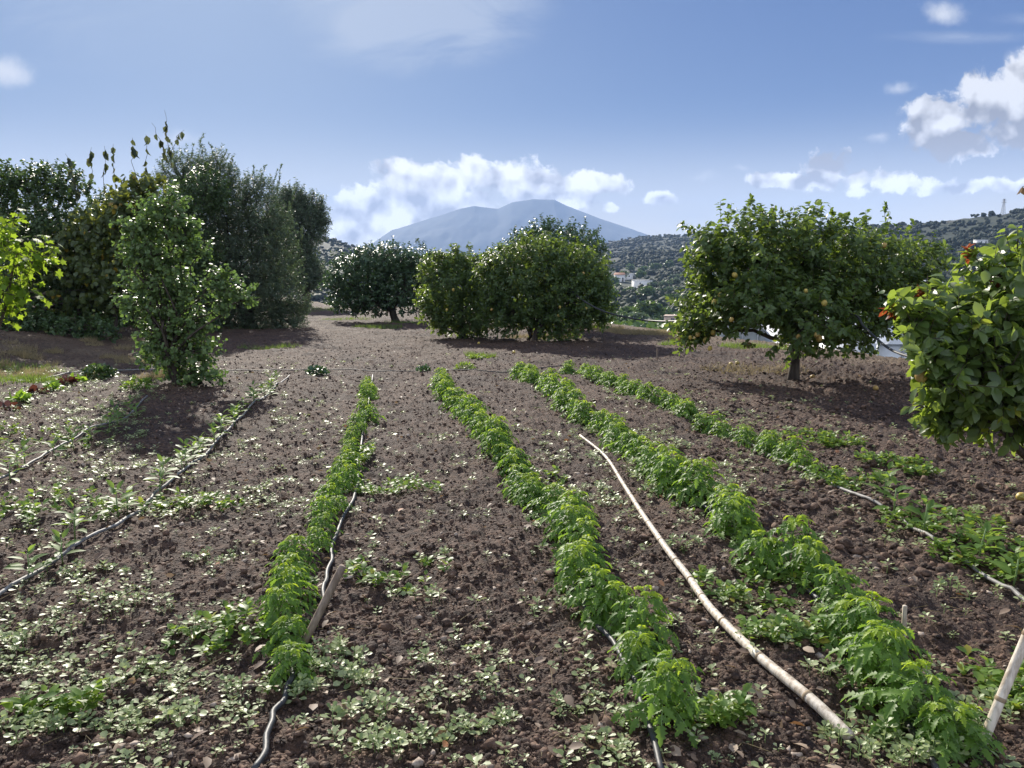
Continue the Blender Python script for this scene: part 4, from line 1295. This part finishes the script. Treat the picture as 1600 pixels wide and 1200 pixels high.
grass_patches('dry_grass', 'dry straw grass on the left bank and along the field edge', 'grass_dry',
    spots_px([(-60 + 330 * rs_b.random(), 505 + 95 * rs_b.random() ** .8, .12 + .25 * rs_b.random(), .1 + .25 * rs_b.random(), .05 + .12 * rs_b.random()) for _ in range(38)] + [ (980, 520, 1.0, .8, 1.2), (1040, 522, 1.0, .8, 1.6), (1075, 530, .6, .6, .8), (945, 515, .7, .8, .8), (850, 528, 1.2, .8, .6), (760, 512, 2, 1, .6), (1180, 580, 1.0, .5, .25)]),
    .13, 3600, 5, .8, .022)
grass_patches('green_grass', 'fresh green grass in patches at the edges of the field', 'grass_green',
    spots_px([(485, 470, 3.5, 6, 2.2), (460, 480, 3, 4, 1.2), (590, 513, .9, .7, .5), (630, 505, .8, .7, .4), (540, 500, 1.2, .8, .3), (420, 545, .8, .3, .2), (750, 558, .35, .2, .25), (20, 600, .8, .5, .35), (10, 575, 1, .5, .4), (70, 598, .6, .4, .25),
              (1440, 560, 1.0, .8, 1.0), (1340, 545, 1.4, .8, 1.0), (1180, 545, .9, .5, .6), (330, 508, 2.5, 1.2, .3), (1060, 540, .5, .3, .3)]),
    .13, 2200, 6, .5, .03)


def leafy_patches():
    """feathery and leafy weeds, fresher green: between plants and around the right rows"""
    spots = [(1240, 690, .5, .3, 1), (1310, 695, .25, .2, 1), (1385, 728, .3, .15, 1), (1430, 740, .2, .15, .6), (1560, 880, .35, .3, 2), (1470, 830, .4, .25, 1), (1330, 760, .3, .2, .8), (300, 795, .4, .15, .7), 
             (90, 1115, .16, .06, .4), (560, 720, .1, .5, .8), (620, 770, .35, .2, .8), (360, 1000, .3, .15, .7),
             (1590, 1080, .2, .2, 1), (1170, 930, .3, .2, .7), (1230, 1010, .2, .12, .6), (850, 760, .3, .3, .5), (1100, 1130, .15, .1, .7),  (90, 800, .6, .4, 1), (60, 690, .8, .4, 1), (620, 900, .3, .3, .5)]
    Ps, Ds, Ss, Ts = [], [], [], []
    rg_ = np.random.default_rng(8)
    for (x0, y0, rx, ry, k) in spots_px(spots):
        n = int(46 * k)
        a = rg_.random(n) * 6.28; r = rg_.random(n) ** .5
        x = x0 + np.cos(a) * r * rx; y = y0 + np.sin(a) * r * ry; z = ground_z(x, y)
        hh = .02 + .06 * rg_.random(n)
        for q in range(9):
            phi = rg_.random(n) * 6.28; el = rg_.random(n) * .9
            D = np.stack([np.cos(phi) * np.cos(el), np.sin(phi) * np.cos(el), np.sin(el)], -1)
            Ps.append(np.stack([x, y, z + hh * (.4 + q / 9)], -1) + D * .006); Ds.append(D); Ss.append(.028 + .026 * rg_.random(n)); Ts.append(rg_.random(n))
    Ps, Ds, Ss, Ts = map(np.concatenate, (Ps, Ds, Ss, Ts))
    V, p = place(SPEAR[0], SPEAR[1], Ps, Ds, np.array([0, 0, 1.]) + rg_.normal(size=Ps.shape) * .3, Ss, Ss * 1.5)
    o = mesh_np('leafy_weeds', V, p, M['weed_fresh'], None, False, np.repeat(Ts, len(SPEAR[0])))
    tag(o, 'fresh green leafy weeds growing in clumps between the rows', 'weeds', kind='stuff')


leafy_patches()
broad_weeds()


# clods and crumbs of earth
def ico():
    t = (1 + 5 ** .5) / 2
    V = unit(np.array([(-1, t, 0), (1, t, 0), (-1, -t, 0), (1, -t, 0), (0, -1, t), (0, 1, t), (0, -1, -t), (0, 1, -t), (t, 0, -1), (t, 0, 1), (-t, 0, -1), (-t, 0, 1)], float))
    F = np.array([(0, 11, 5), (0, 5, 1), (0, 1, 7), (0, 7, 10), (0, 10, 11), (1, 5, 9), (5, 11, 4), (11, 10, 2), (10, 7, 6), (7, 1, 8), (3, 9, 4), (3, 4, 2), (3, 2, 6), (3, 6, 8), (3, 8, 9), (4, 9, 5), (2, 4, 11), (6, 2, 10), (8, 6, 7), (9, 8, 1)])
    return V, F


def lumps(name, label, cat, mat, x, y, s, rng, squash=.7, sink=.35):
    n = len(x); V0, F = ico()
    z = ground_z(x, y)
    J = 1 + (rng.random((n, 12, 1)) - .5) * 1.0
    sc = np.stack([s * (.7 + .7 * rng.random(n)), s * (.7 + .7 * rng.random(n)), s * squash * (.7 + .6 * rng.random(n))], -1)
    a = rng.random(n) * 6.28; ca, sa = np.cos(a), np.sin(a)
    L = V0[None] * J * sc[:, None]
    X = L[..., 0] * ca[:, None] - L[..., 1] * sa[:, None]; Y = L[..., 0] * sa[:, None] + L[..., 1] * ca[:, None]
    V = np.stack([X + x[:, None], Y + y[:, None], L[..., 2] + (z + s * squash * (1 - sink) * .6)[:, None]], -1).reshape(-1, 3)
    Fa = (F[None] + (np.arange(n) * 12)[:, None, None]).reshape(-1, 3)
    o = mesh_np(name, V, [Fa], M[mat], None, False)
    tag(o, label, cat, kind='stuff')


def clod_mat():
    m, g = new_mat('clod_earth')
    pos = g.n('ShaderNodeNewGeometry').outputs['Position']
    n1 = g.noise(pos, 12, 3, .6); n2 = g.noise(pos, 60, 4, .7)
    c1 = g.mix(g.rng(n1, .35, .65), (.024, .014, .010, 1), (.168, .103, .070, 1))
    c1 = g.mix(g.rng(n2, .55, .70, 0, .7), c1, (.33, .25, .19, 1))
    b_ = g.n('ShaderNodeBsdfPrincipled'); g.put(b_.inputs['Base Color'], c1); b_.inputs['Roughness'].default_value = .8; b_.inputs['Specular IOR Level'].default_value = .35
    bp = g.n('ShaderNodeBump'); bp.inputs['Strength'].default_value = .8; bp.inputs['Distance'].default_value = .012
    g.put(bp.inputs['Height'], n2); m.node_tree.links.new(bp.outputs[0], b_.inputs['Normal'])
    o = g.n('ShaderNodeOutputMaterial'); m.node_tree.links.new(b_.outputs[0], o.inputs[0])
    return m


M['clod'] = clod_mat()
x, y = scatter(70000, rs, 1.7, 26, .9)
X, Y = proj(x, y, ground_z(x, y))
s = .0042 + .011 * rs.random(len(x)) ** 3.5
s = s * (1 + .35 * sstep(5, 14, y)) * (1 + .9 * ((X > 1050) & (Y < 830) & (Y > 600)) * rs.random(len(x)))
k = in_field(x, y)
lumps('soil_clods', 'crumbly brown clods of tilled earth covering the field', 'soil', 'clod', x[k], y[k], s[k], rs)
x, y = scatter(800, rs, 1.8, 16, .9)
s = .008 + .014 * rs.random(len(x)) ** 2; k = in_field(x, y)
lumps('pebbles', 'small pale pebbles lying on the tilled soil', 'pebbles', 'stone', x[k], y[k], s[k], rs, .6, .3)

x, y = scatter(9000, rs, 2.0, 24, .9)
X, Y = proj(x, y, ground_z(x, y))
s = .010 + .018 * rs.random(len(x)) ** 2.2
k = in_field(x, y) & (rs.random(len(x)) < .22 + .78 * ((X > 1050) & (Y < 900) & (X > 1050 + (Y - 640) * 1.3)) + .3 * (Y < 640))
s = s * (1 + .6 * ((X > 1150) & (Y < 900)))
lumps('large_clods', 'larger angular clods of dug earth, most of them right of the rows', 'soil', 'clod', x[k], y[k], s[k], rs, .75, .4)
# dead leaves and straw bits
x, y = scatter(900, rs, 1.8, 20, .9); k = in_field(x, y); x, y = x[k], y[k]; n = len(x)
V, p = place(CIT[0], CIT[1], np.stack([x, y, ground_z(x, y) + .03], -1), np.stack([rs.normal(size=n), rs.normal(size=n), rs.normal(size=n) * .25], -1), np.array([0, 0, 1.]) + rs.normal(size=(n, 3)) * .5, .03 + .035 * rs.random(n))
M['litter'] = leaf_mat('dead_leaf', (.14, .09, .06), (.40, .31, .22), (.34, .15, .07), .97, gloss=.6, trans=.15, trans_col=(.5, .3, .1))
o = mesh_np('dead_leaves', V, p, M['litter'], None, False, np.repeat(rs.random(n), len(CIT[0])))
tag(o, 'curled dead leaves strewn over the soil', 'leaf litter', kind='stuff')
x, y = scatter(1100, rs, 1.8, 18, .9); k = in_field(x, y); x, y = x[k], y[k]; n = len(x)
A = np.stack([x, y, ground_z(x, y) + .022], -1); dd = rs.normal(size=(n, 3)) * [.05, .05, .012]
V, p = sticks(A, A + dd, .0016, .001); o = mesh_np('straw_bits', V, p, M['grass_dry'], None, False, np.full(len(V), .5)); tag(o, 'bits of straw and root strewn over the soil', 'straw', kind='stuff')

# fallen fruit
FG = 'fallen lemons under the wide lemon tree'
for i, (X, Y, lab) in enumerate([(1368, 612, 'fallen orange-yellow lemon alone in the shade right of the trunk'), (1270, 592, 'fallen lemon beside the foot of the wide lemon tree trunk'),
        (1142, 572, 'fallen lemon left of the wide lemon tree trunk, nearer the row'), (803, 553, 'fallen lemon at the far end of the tomato row in tree shade'), (1152, 571, 'fallen lemon touching another left of the wide lemon tree trunk'),
        (1596, 775, 'fallen green-yellow lemon on clods at the right edge'), (748, 538, 'fallen lemon under the smaller pale lemon tree')]):
    q = gp(X, Y); o = bpy.data.objects.new('fallen_lemon', ORA if i in (0, 1) else LEM); COL.objects.link(o)
    o.location = q + Vector((0, 0, .034)); o.rotation_euler = (1.5, .2 * i, i); s_ = 1.0; o.scale = (s_, s_, s_)
    tag(o, lab, 'lemon', FG)

# green clumps and lettuces
def clump(name, X, Y, r, n, mat, label, cat, leaf, size, seed, h=.6):
    rg_ = np.random.default_rng(seed)
    q = gp(X, Y); root = empty(name, q); tag(root, label, cat)
    d = rand_unit(n, rg_); d[:, 2] = np.abs(d[:, 2])
    P_ = d * [r, r, r * h] * (.5 + .5 * rg_.random((n, 1)))
    V, p = place(leaf[0], leaf[1], P_, d + rand_unit(n, rg_) * .6 + [0, 0, -.1], d + [0, 0, .6] + rand_unit(n, rg_) * .4, size * (.7 + .6 * rg_.random(n)))
    mesh_np('leaves', V, p, M[mat], root, False, np.repeat(rg_.random(n), len(leaf[0])))
    V, p = sticks(np.zeros((14, 3)), P_[:14], .004, .002); mesh_np('stems', V, p, M['tomato_stem'], root)
    return root


clump('bean_plant', 155, 590, .30, 420, 'hedge', 'dark green bushy clump on the dry bank left of the tall shrub', 'plant', BROAD, .07, 1, .8)
clump('weed_clump', 495, 585, .20, 260, 'citrus_dark', 'small dark weed clump right of the tall narrow shrub', 'plant', BROAD, .05, 2, .8)
clump('weed_clump', 662, 584, .13, 140, 'citrus_dark', 'dark leafy clump at the far end of the middle tomato row', 'plant', BROAD, .05, 3, .9)
clump('weed_clump', 725, 576, .20, 200, 'weed_fresh', 'reddish green low weed clump right of the middle row end', 'plant', SPEAR, .06, 4, .5)
clump('weed_clump', 745, 560, .22, 240, 'weed_fresh', 'flat light green weed tuft in front of the lemon clump', 'plant', SPEAR, .06, 5, .35)
clump('weed_clump', 215, 610, .22, 160, 'weed_fresh', 'leafy green weeds at the left foot of the tall shrub', 'plant', SPEAR, .08, 6, .6)
LG = 'lettuces in a short row at the left edge'
for i, (X, Y, m_, lab) in enumerate([(8, 640, 'lettuce_red', 'dark red lettuce at the left edge, near end of the short row'), (30, 628, 'lettuce', 'bright green lettuce second from the left edge'), (56, 618, 'lettuce_red', 'red lettuce between two bright green ones'),
        (82, 612, 'lettuce', 'green lettuce right of the red one in the short row'), (104, 603, 'lettuce_red', 'small red-tipped lettuce near the end of the short row'), (118, 596, 'lettuce', 'last green lettuce of the short row, by the pale hose')]):
    c_ = clump('lettuce', X, Y, .11, 38, m_, lab, 'lettuce', BROAD, .10, 40 + i, .8); c_['group'] = LG

# overhanging brown leaf sprig at right edge of the sky
q = at(1640, 280, 5.4)
root = empty('dry_branch', q); tag(root, 'brown withered leaf sprig poking in at the right edge of the sky', 'branch')
bagm = Bag(); V, p = tube([Vector((.35, .0, .1)), Vector((.12, 0, .02)), Vector((-.10, 0, -.03)), Vector((-.18, 0, -.05))], [.006, .005, .003, .002], 6); bagm.add(V, p); bagm.build('stem', M['twig'], root)
rg = np.random.default_rng(3)
Pq = np.array([(-.18, 0, -.05), (-.17, .01, -.05), (-.14, 0, -.04), (.1, 0, .02), (.2, 0, .05)]); V, p = place(CIT[0], CIT[1], Pq, np.array([(-.4, 0, -1), (.3, .2, -1), (-.2, 0, 1), (0, 0, 1), (.2, 0, -1.)]), rand_unit(5, rg), .06)
mesh_np('leaves', V, p, M['litter'], root, False, np.repeat(rg.random(5), len(CIT[0])))

# ------------------------------------------------------------------ valley: trees, buildings, greenhouse, pylons
def blob_tree_mesh(name, seed, n=420, leaf=.42, squat=.72):
    rg_ = np.random.default_rng(seed)
    blobs = [((rg_.normal() * .35, rg_.normal() * .35, 1.25 + rg_.normal() * .15), (.75, .75, .6 * squat / .72)) for _ in range(5)]
    P_, d, _ = crown_points(blobs, n, rg_, .5, .2)
    V, p = place(BROAD[0], BROAD[1], P_, d * .6 + rand_unit(n, rg_) * .8, d + rand_unit(n, rg_) * .5 + [0, 0, .5], leaf * (.6 + .6 * rg_.random(n)))
    o = mesh_np(name, V, p, M['olive'] if seed % 2 else M['hedge'], None, False, np.repeat(rg_.random(n), len(BROAD[0])))
    d_ = o.data; bpy.data.objects.remove(o)
    return d_


TREE_ME = [blob_tree_mesh('crown', s_) for s_ in (1, 3, 5, 2, 4)]
Vt, pt = tube([(0, 0, -.3), (.02, 0, .5), (-.03, .02, 1.2)], [.12, .09, .06], 7)
to = mesh_np('trunk', Vt, pt, M['bark'], None, True); TRUNK_ME = to.data; bpy.data.objects.remove(to)
valley = [  # X, Y (crown foot), distance chosen by the ground, size m
    (1020, 500, 3.4, 3), (1000, 512, 2.4, 0), (975, 500, 2.2, 4), (1045, 478, 3.2, 3), (1010, 470, 4.2, 3), (1062, 490, 3.0, 0), (940, 480, 3, 1), (955, 470, 3.2, 4),
    (1018, 452, 2.6, 0), (1038, 450, 2.7, 1), (1056, 446, 2.7, 2), (1026, 464, 2.5, 2), (1044, 462, 2.6, 0), (1062, 460, 2.5, 1), (1066, 474, 2.8, 0), (1050, 438, 2.6, 1), (1068, 436, 2.7, 0), (1075, 452, 2.7, 2),
    (965, 455, 2.6, 4), (985, 462, 2.6, 3), (1000, 436, 3.4, 4), (975, 436, 3.6, 3), (960, 446, 3.2, 4), (1005, 428, 4.2, 3), (985, 424, 4, 4), (1025, 424, 4.6, 3), (1045, 420, 4.4, 4),
    (1100, 470, 2.8, 0), (1130, 500, 2.8, 1), (1480, 425, 3.2, 1), (1450, 440, 3, 0), (1500, 412, 3, 3), (1470, 400, 3.4, 4), (1540, 400, 3.2, 3), (505, 445, 3, 4)]
for i, (X, Y, s_, kd) in enumerate(valley):
    q = gp(X, Y); olive = kd < 3
    root = empty('valley_olive' if olive else 'valley_tree', q)
    side = 'left of' if X < 1000 else ('under' if X < 1090 else 'beyond')
    if X < 1090:
        where = 'in the gap between lemon trees, ' + ('near the hill foot' if Y < 440 else 'halfway down' if Y < 466 else 'low behind dry grass')
    elif X < 1200: where = 'hidden behind the wide lemon tree'
    else: where = 'on the right hillside between the lemon trees'
    if X < 600: where = 'left of the round orange tree'
    tag(root, ('grey round olive tree ' if olive else 'darker broad tree ') + where, 'olive tree' if olive else 'tree', 'valley trees' + (' olive' if olive else ' broadleaf') + ' ' + where[-22:])
    c_ = bpy.data.objects.new('crown', TREE_ME[kd]); COL.objects.link(c_); c_.parent = root
    t_ = bpy.data.objects.new('trunk', TRUNK_ME); COL.objects.link(t_); t_.parent = root
    root.scale = (s_, s_, s_ * .85); root.rotation_euler = (0, 0, i * 1.3)

# far-off woods: clumps over all hills
def woods():
    rg_ = np.random.default_rng(99)
    n = 46000
    az = np.radians(rg_.uniform(-38, 40, n)); r = 70 * (2300 / 70) ** (rg_.random(n) ** .75)
    x, y = np.sin(az) * r, np.cos(az) * r
    dens = sstep(-.18, .2, fbm(x * .012, y * .012, 3, 301)) * .8 + .2
    dens = np.where(r < 260, .35 + dens, dens)
    k = (rg_.random(n) < dens) & (edge_dist(x, y) > 16)
    # keep the plain with the buildings open
    X, Y = proj(x, y, base_z(x, y))
    k &= ~((X > 950) & (X < 1010) & (Y > 425) & (Y < 455))
    # the nearer scrub: leafy crowns
    kn = k & (r <= 300)
    xn, yn = x[kn], y[kn]
    sel = rg_.permutation(len(xn))[:1500]; xn, yn = xn[sel], yn[sel]; nn_ = len(xn); q_ = 150
    sz = (1.2 + 1.5 * rg_.random(nn_) ** 1.5)[:, None, None]
    d = rand_unit(nn_ * q_, rg_).reshape(nn_, q_, 3)
    lump = 1 + .5 * vnoise(d[..., 0] * 2 + xn[:, None], d[..., 2] * 2 + yn[:, None] + d[..., 1], 4)[..., None]
    Pn = np.stack([xn, yn, base_z(xn, yn)], -1)[:, None] + (d * [1, 1, .62] * (1 - .35 * rg_.random((nn_, q_, 1)) ** 2) * lump + [0, 0, .5]) * sz
    Dn = (d * .5 + rg_.normal(size=d.shape) * .6).reshape(-1, 3); Nn = (d + rg_.normal(size=d.shape) * .4 + [0, 0, .4]).reshape(-1, 3)
    Vn, pn = place(BROAD[0], BROAD[1], Pn.reshape(-1, 3), Dn, Nn, np.repeat(sz.ravel() * .34, q_) * (.6 + .6 * rg_.random(nn_ * q_)))
    o = mesh_np('valley_scrub', Vn, pn, M['hedge'], None, False, np.repeat((np.repeat(rg_.random(nn_), q_) * .6 + .4 * rg_.random(nn_ * q_)), len(BROAD[0])))
    tag(o, 'leafy scrub on the slope just beyond the field', 'scrub', kind='stuff')
    k &= r > 290
    x, y, r = x[k], y[k], r[k]; n = len(x)
    s_ = (1.4 + 1.9 * rg_.random(n) ** 1.5) * (1 + .5 * sstep(600, 1800, r))
    z = base_z(x, y)
    V0, F = ico()
    m = 4
    Vs, Fs, Ts = [], [], []
    base = 0
    for q in range(m):
        J = 1 + (rg_.random((n, 12, 1)) - .5) * .9
        off_ = rg_.normal(size=(n, 1, 3)) * [.55, .55, .18]
        V = (V0[None] * J * (.55 + .3 * rg_.random((n, 1, 1))) + off_ + [0, 0, .75]) * s_[:, None, None] * [1, 1, .85] + np.stack([x, y, z], -1)[:, None]
        Vs.append(V.reshape(-1, 3)); Fs.append((F[None] + (np.arange(n) * 12)[:, None, None]).reshape(-1, 3) + base); base += n * 12
        Ts.append(np.repeat(rg_.random(n), 12))
    o = mesh_np('far_woods', np.concatenate(Vs), [np.concatenate(Fs)], M['far_leaf'], None, False, np.concatenate(Ts))
    tag(o, 'scrub and woodland covering the hills beyond the field', 'woods', kind='stuff')


M['far_leaf'] = leaf_mat('scrub_leaf', (.016, .028, .015), (.046, .060, .034), gloss=.7, trans=.12, trans_col=(.12, .18, .04), sheen=.2)
woods()


def box_v(x0, x1, y0, y1, z0, z1):
    V = np.array([(x0, y0, z0), (x1, y0, z0), (x1, y1, z0), (x0, y1, z0), (x0, y0, z1), (x1, y0, z1), (x1, y1, z1), (x0, y1, z1)], float)
    return V, [np.array([(0, 3, 2, 1), (4, 5, 6, 7), (0, 1, 5, 4), (1, 2, 6, 5), (2, 3, 7, 6), (3, 0, 4, 7)])]


def house(X, Y, w, d, h, rz, label, wall='plaster', roof_mat='roof', flat=True, wins=3, name='farmhouse', lift=0):
    q = gp(X, Y); root = empty(name, q, rz); tag(root, label, 'building', None)
    bag = Bag(); V, p = box_v(-w / 2, w / 2, -d / 2, d / 2, -4, h); bag.add(V, p); bag.build('wall', M[wall], root)
    bag = Bag()
    if flat:
        V, p = box_v(-w / 2 - .15, w / 2 + .15, -d / 2 - .15, d / 2 + .15, h + .003, h + .25); bag.add(V, p); bag.build('roof', M[wall], root)
    else:
        e = .3
        V = np.array([(-w / 2 - e, -d / 2 - e, h), (w / 2 + e, -d / 2 - e, h), (w / 2 + e, d / 2 + e, h), (-w / 2 - e, d / 2 + e, h), (-w / 2 - e, 0, h + d * .28), (w / 2 + e, 0, h + d * .28)])
        bag.add(V, [np.array([(0, 1, 5, 4), (2, 3, 4, 5)]), np.array([(1, 2, 5), (3, 0, 4)])]); bag.build('roof', M[roof_mat], root)
    for k_ in range(wins):
        xx = -w / 2 + w * (k_ + .5) / wins
        bag = Bag(); V, p = box_v(xx - .5, xx + .5, -d / 2 - .03, -d / 2 + .05, h * .4, h * .4 + 1.1); bag.add(V, p); bag.build('window', M['dark_glass'], root)
    bag = Bag(); V, p = box_v(w * .18, w * .18 + 1, -d / 2 - .04, -d / 2 + .05, 0, 2.05) if h > 2.2 else box_v(0, .8, -d / 2 - .04, -d / 2 + .05, 0, 1.6); bag.add(V, p); bag.build('door', M['bark'], root)
    return root


house(1003, 448, 11, 7, 4.0, .25, 'white flat-roofed house in the valley gap, above the pale wall', wins=2)
house(982, 455, 26, 6, 1.8, -.05, 'long low white building in the valley between the lemon trees', name='farm_shed', wins=6)
house(968, 440, 7, 6, 5, .1, 'small white farmhouse higher up at the left of the gap', wins=2, flat=False)
house(984, 436, 8, 6, 4, .3, 'pale farmhouse beside tall trees far down the gap', wins=2)
house(1052, 508, 5, 4, 2.6, -.3, 'pinkish brick hut below the field edge beside the wide lemon tree', 'plaster_warm', name='brick_hut', wins=1)
house(1532, 382, 8, 6, 3.5, .2, 'tiny pale house on the right hillside', wins=2)

# polytunnel just below the field edge
def tunnel(X, D, w, Lh, ztop, rz, label):
    c_ = at(X, 520, D); root = empty('polytunnel', (c_.x, D, ztop - 3.4), rz); tag(root, label, 'greenhouse', 'white greenhouses below the field edge')
    n = 18; prof = [(math.cos(math.pi * i / n) * w / 2, math.sin(math.pi * i / n) * 2.6 + .8) for i in range(n + 1)]
    prof = [(w / 2, -3)] + prof + [(-w / 2, -3)]
    V = []; m = 7
    for k_ in range(m):
        yy = Lh * k_ / (m - 1)
        for (px_, pz_) in prof: V.append((px_, yy, pz_))
    q = len(prof); F = [(k_ * q + i, k_ * q + i + 1, (k_ + 1) * q + i + 1, (k_ + 1) * q + i) for k_ in range(m - 1) for i in range(q - 1)]
    mesh_np('cover', V, [np.array(F), np.array([list(range(q))]), np.array([list(range(m * q - 1, m * q - q - 1, -1))])], M['plastic'], root, False)
    bag = Bag()
    for k_ in range(m):
        yy = Lh * k_ / (m - 1) + (-.04 if k_ == 0 else 0)
        Vv, pp = tube([Vector((a * 1.012, yy, b_ * 1.012 + .01)) for a, b_ in prof], .045, 6); bag.add(Vv, pp)
    for xx in (-w / 4, 0, w / 4):
        Vv, pp = tube([Vector((xx, -.05, -3)), Vector((xx, -.05, .8 + 2.6 * math.sqrt(max(0, 1 - (2 * xx / w) ** 2))))], .04, 6); bag.add(Vv, pp)
    bag.build('frame', M['steel'], root)
    return root


tunnel(1160, 44, 3.4, 20, at(1160, 497, 44).z, -.35, 'white arched polytunnel end seen under the left side of the wide lemon tree')
def shed_roof(X0, X1, Y0, D, depth, label):
    a = at(X0, Y0, D); b_ = at(X1, Y0, D); w = b_.x - a.x
    root = empty('greenhouse', (a.x, D, a.z - 3)); tag(root, label, 'greenhouse', 'white greenhouses below the field edge')
    V, p = box_v(0, w, 0, depth, -4, 2.6); mesh_np('wall', V, p, M['plastic'], root)
    bag = Bag(); nb = max(2, int(w / 6)); wb = w / nb
    for k_ in range(nb):
        x0 = k_ * wb
        V = np.array([(x0, -.1, 2.61), (x0 + wb, -.1, 2.61), (x0 + wb / 2, -.1, 3.3), (x0, depth, 2.61), (x0 + wb, depth, 2.61), (x0 + wb / 2, depth, 3.3)])
        bag.add(V, [np.array([(0, 2, 5, 3), (1, 4, 5, 2)]), np.array([(0, 1, 2), (3, 5, 4)])])
    bag.build('roof', M['plastic'], root)
    bag = Bag()
    for k_ in range(nb * 2 + 1):
        V, p = tube([Vector((k_ * wb / 2, -.08, -4)), Vector((k_ * wb / 2, -.08, 2.6))], .05, 6); bag.add(V, p)
    bag.build('posts', M['steel'], root)


shed_roof(1372, 1530, 522, 30, 14, 'long white greenhouse wall seen right of the wide lemon tree')
shed_roof(1440, 1560, 446, 120, 30, 'farther white greenhouse roof between the two right lemon trees')


def pylon(X, Y, H, label, dist):
    az_ = math.atan(pix_uv(X, Y)[0]); x_, y_ = math.sin(az_) * dist, math.cos(az_) * dist
    root = empty('pylon', (x_, y_, float(base_z(x_, y_)))); tag(root, label, 'pylon', 'pylons on the ridge')
    bag = Bag(); w0, w1 = H * .10, H * .02
    cs = [(-1, -1), (1, -1), (1, 1), (-1, 1)]
    nlev = 8
    for lv_ in range(nlev):
        z0, z1 = H * lv_ / nlev, H * (lv_ + 1) / nlev; a0 = w0 + (w1 - w0) * lv_ / nlev; a1 = w0 + (w1 - w0) * (lv_ + 1) / nlev
        for i in range(4):
            c0, c1 = cs[i], cs[(i + 1) % 4]
            for (s0, e0) in (((c0[0] * a0, c0[1] * a0, z0), (c0[0] * a1, c0[1] * a1, z1)), ((c0[0] * a0, c0[1] * a0, z0), (c1[0] * a1, c1[1] * a1, z1))):
                V, p = sticks([s0], [e0], .14, .14, 4); bag.add(V, p)
    bag.build('mast', M['steel'], root)
    bag = Bag()
    for z_, w_ in ((.78, .16), (.88, .13), (.97, .10)):
        V, p = sticks([(-H * w_, 0, H * z_)], [(H * w_, 0, H * z_)], .16, .16, 4); bag.add(V, p)
        V, p = sticks([(-H * w_, 0, H * z_), (H * w_, 0, H * z_)], [(0, 0, H * (z_ + .03))] * 2, .1, .1, 4); bag.add(V, p)
    bag.build('arms', M['steel'], root)


pylon(1568, 325, 16, 'lattice pylon on the right ridge, the taller looking one', 900)
pylon(1314, 350, 14, 'small lattice pylon on the ridge above the wide lemon tree', 1150)

# ------------------------------------------------------------------ haze
m, g2 = new_mat('haze_air')
vol = g2.n('ShaderNodeVolumePrincipled')
vol.inputs['Color'].default_value = (.43, .62, 1.0, 1)
vol.inputs['Density'].default_value = 1.25e-4
vol.inputs['Anisotropy'].default_value = 0.0
mo = g2.n('ShaderNodeOutputMaterial'); m.node_tree.links.new(vol.outputs[0], mo.inputs['Volume'])
V, p = box_v(-4000, 4000, -3200, 8800, -140, 620)
hz = mesh_np('haze', V, p, m)
tag(hz, 'thin blue haze filling the air of the valley', 'haze', kind='stuff')
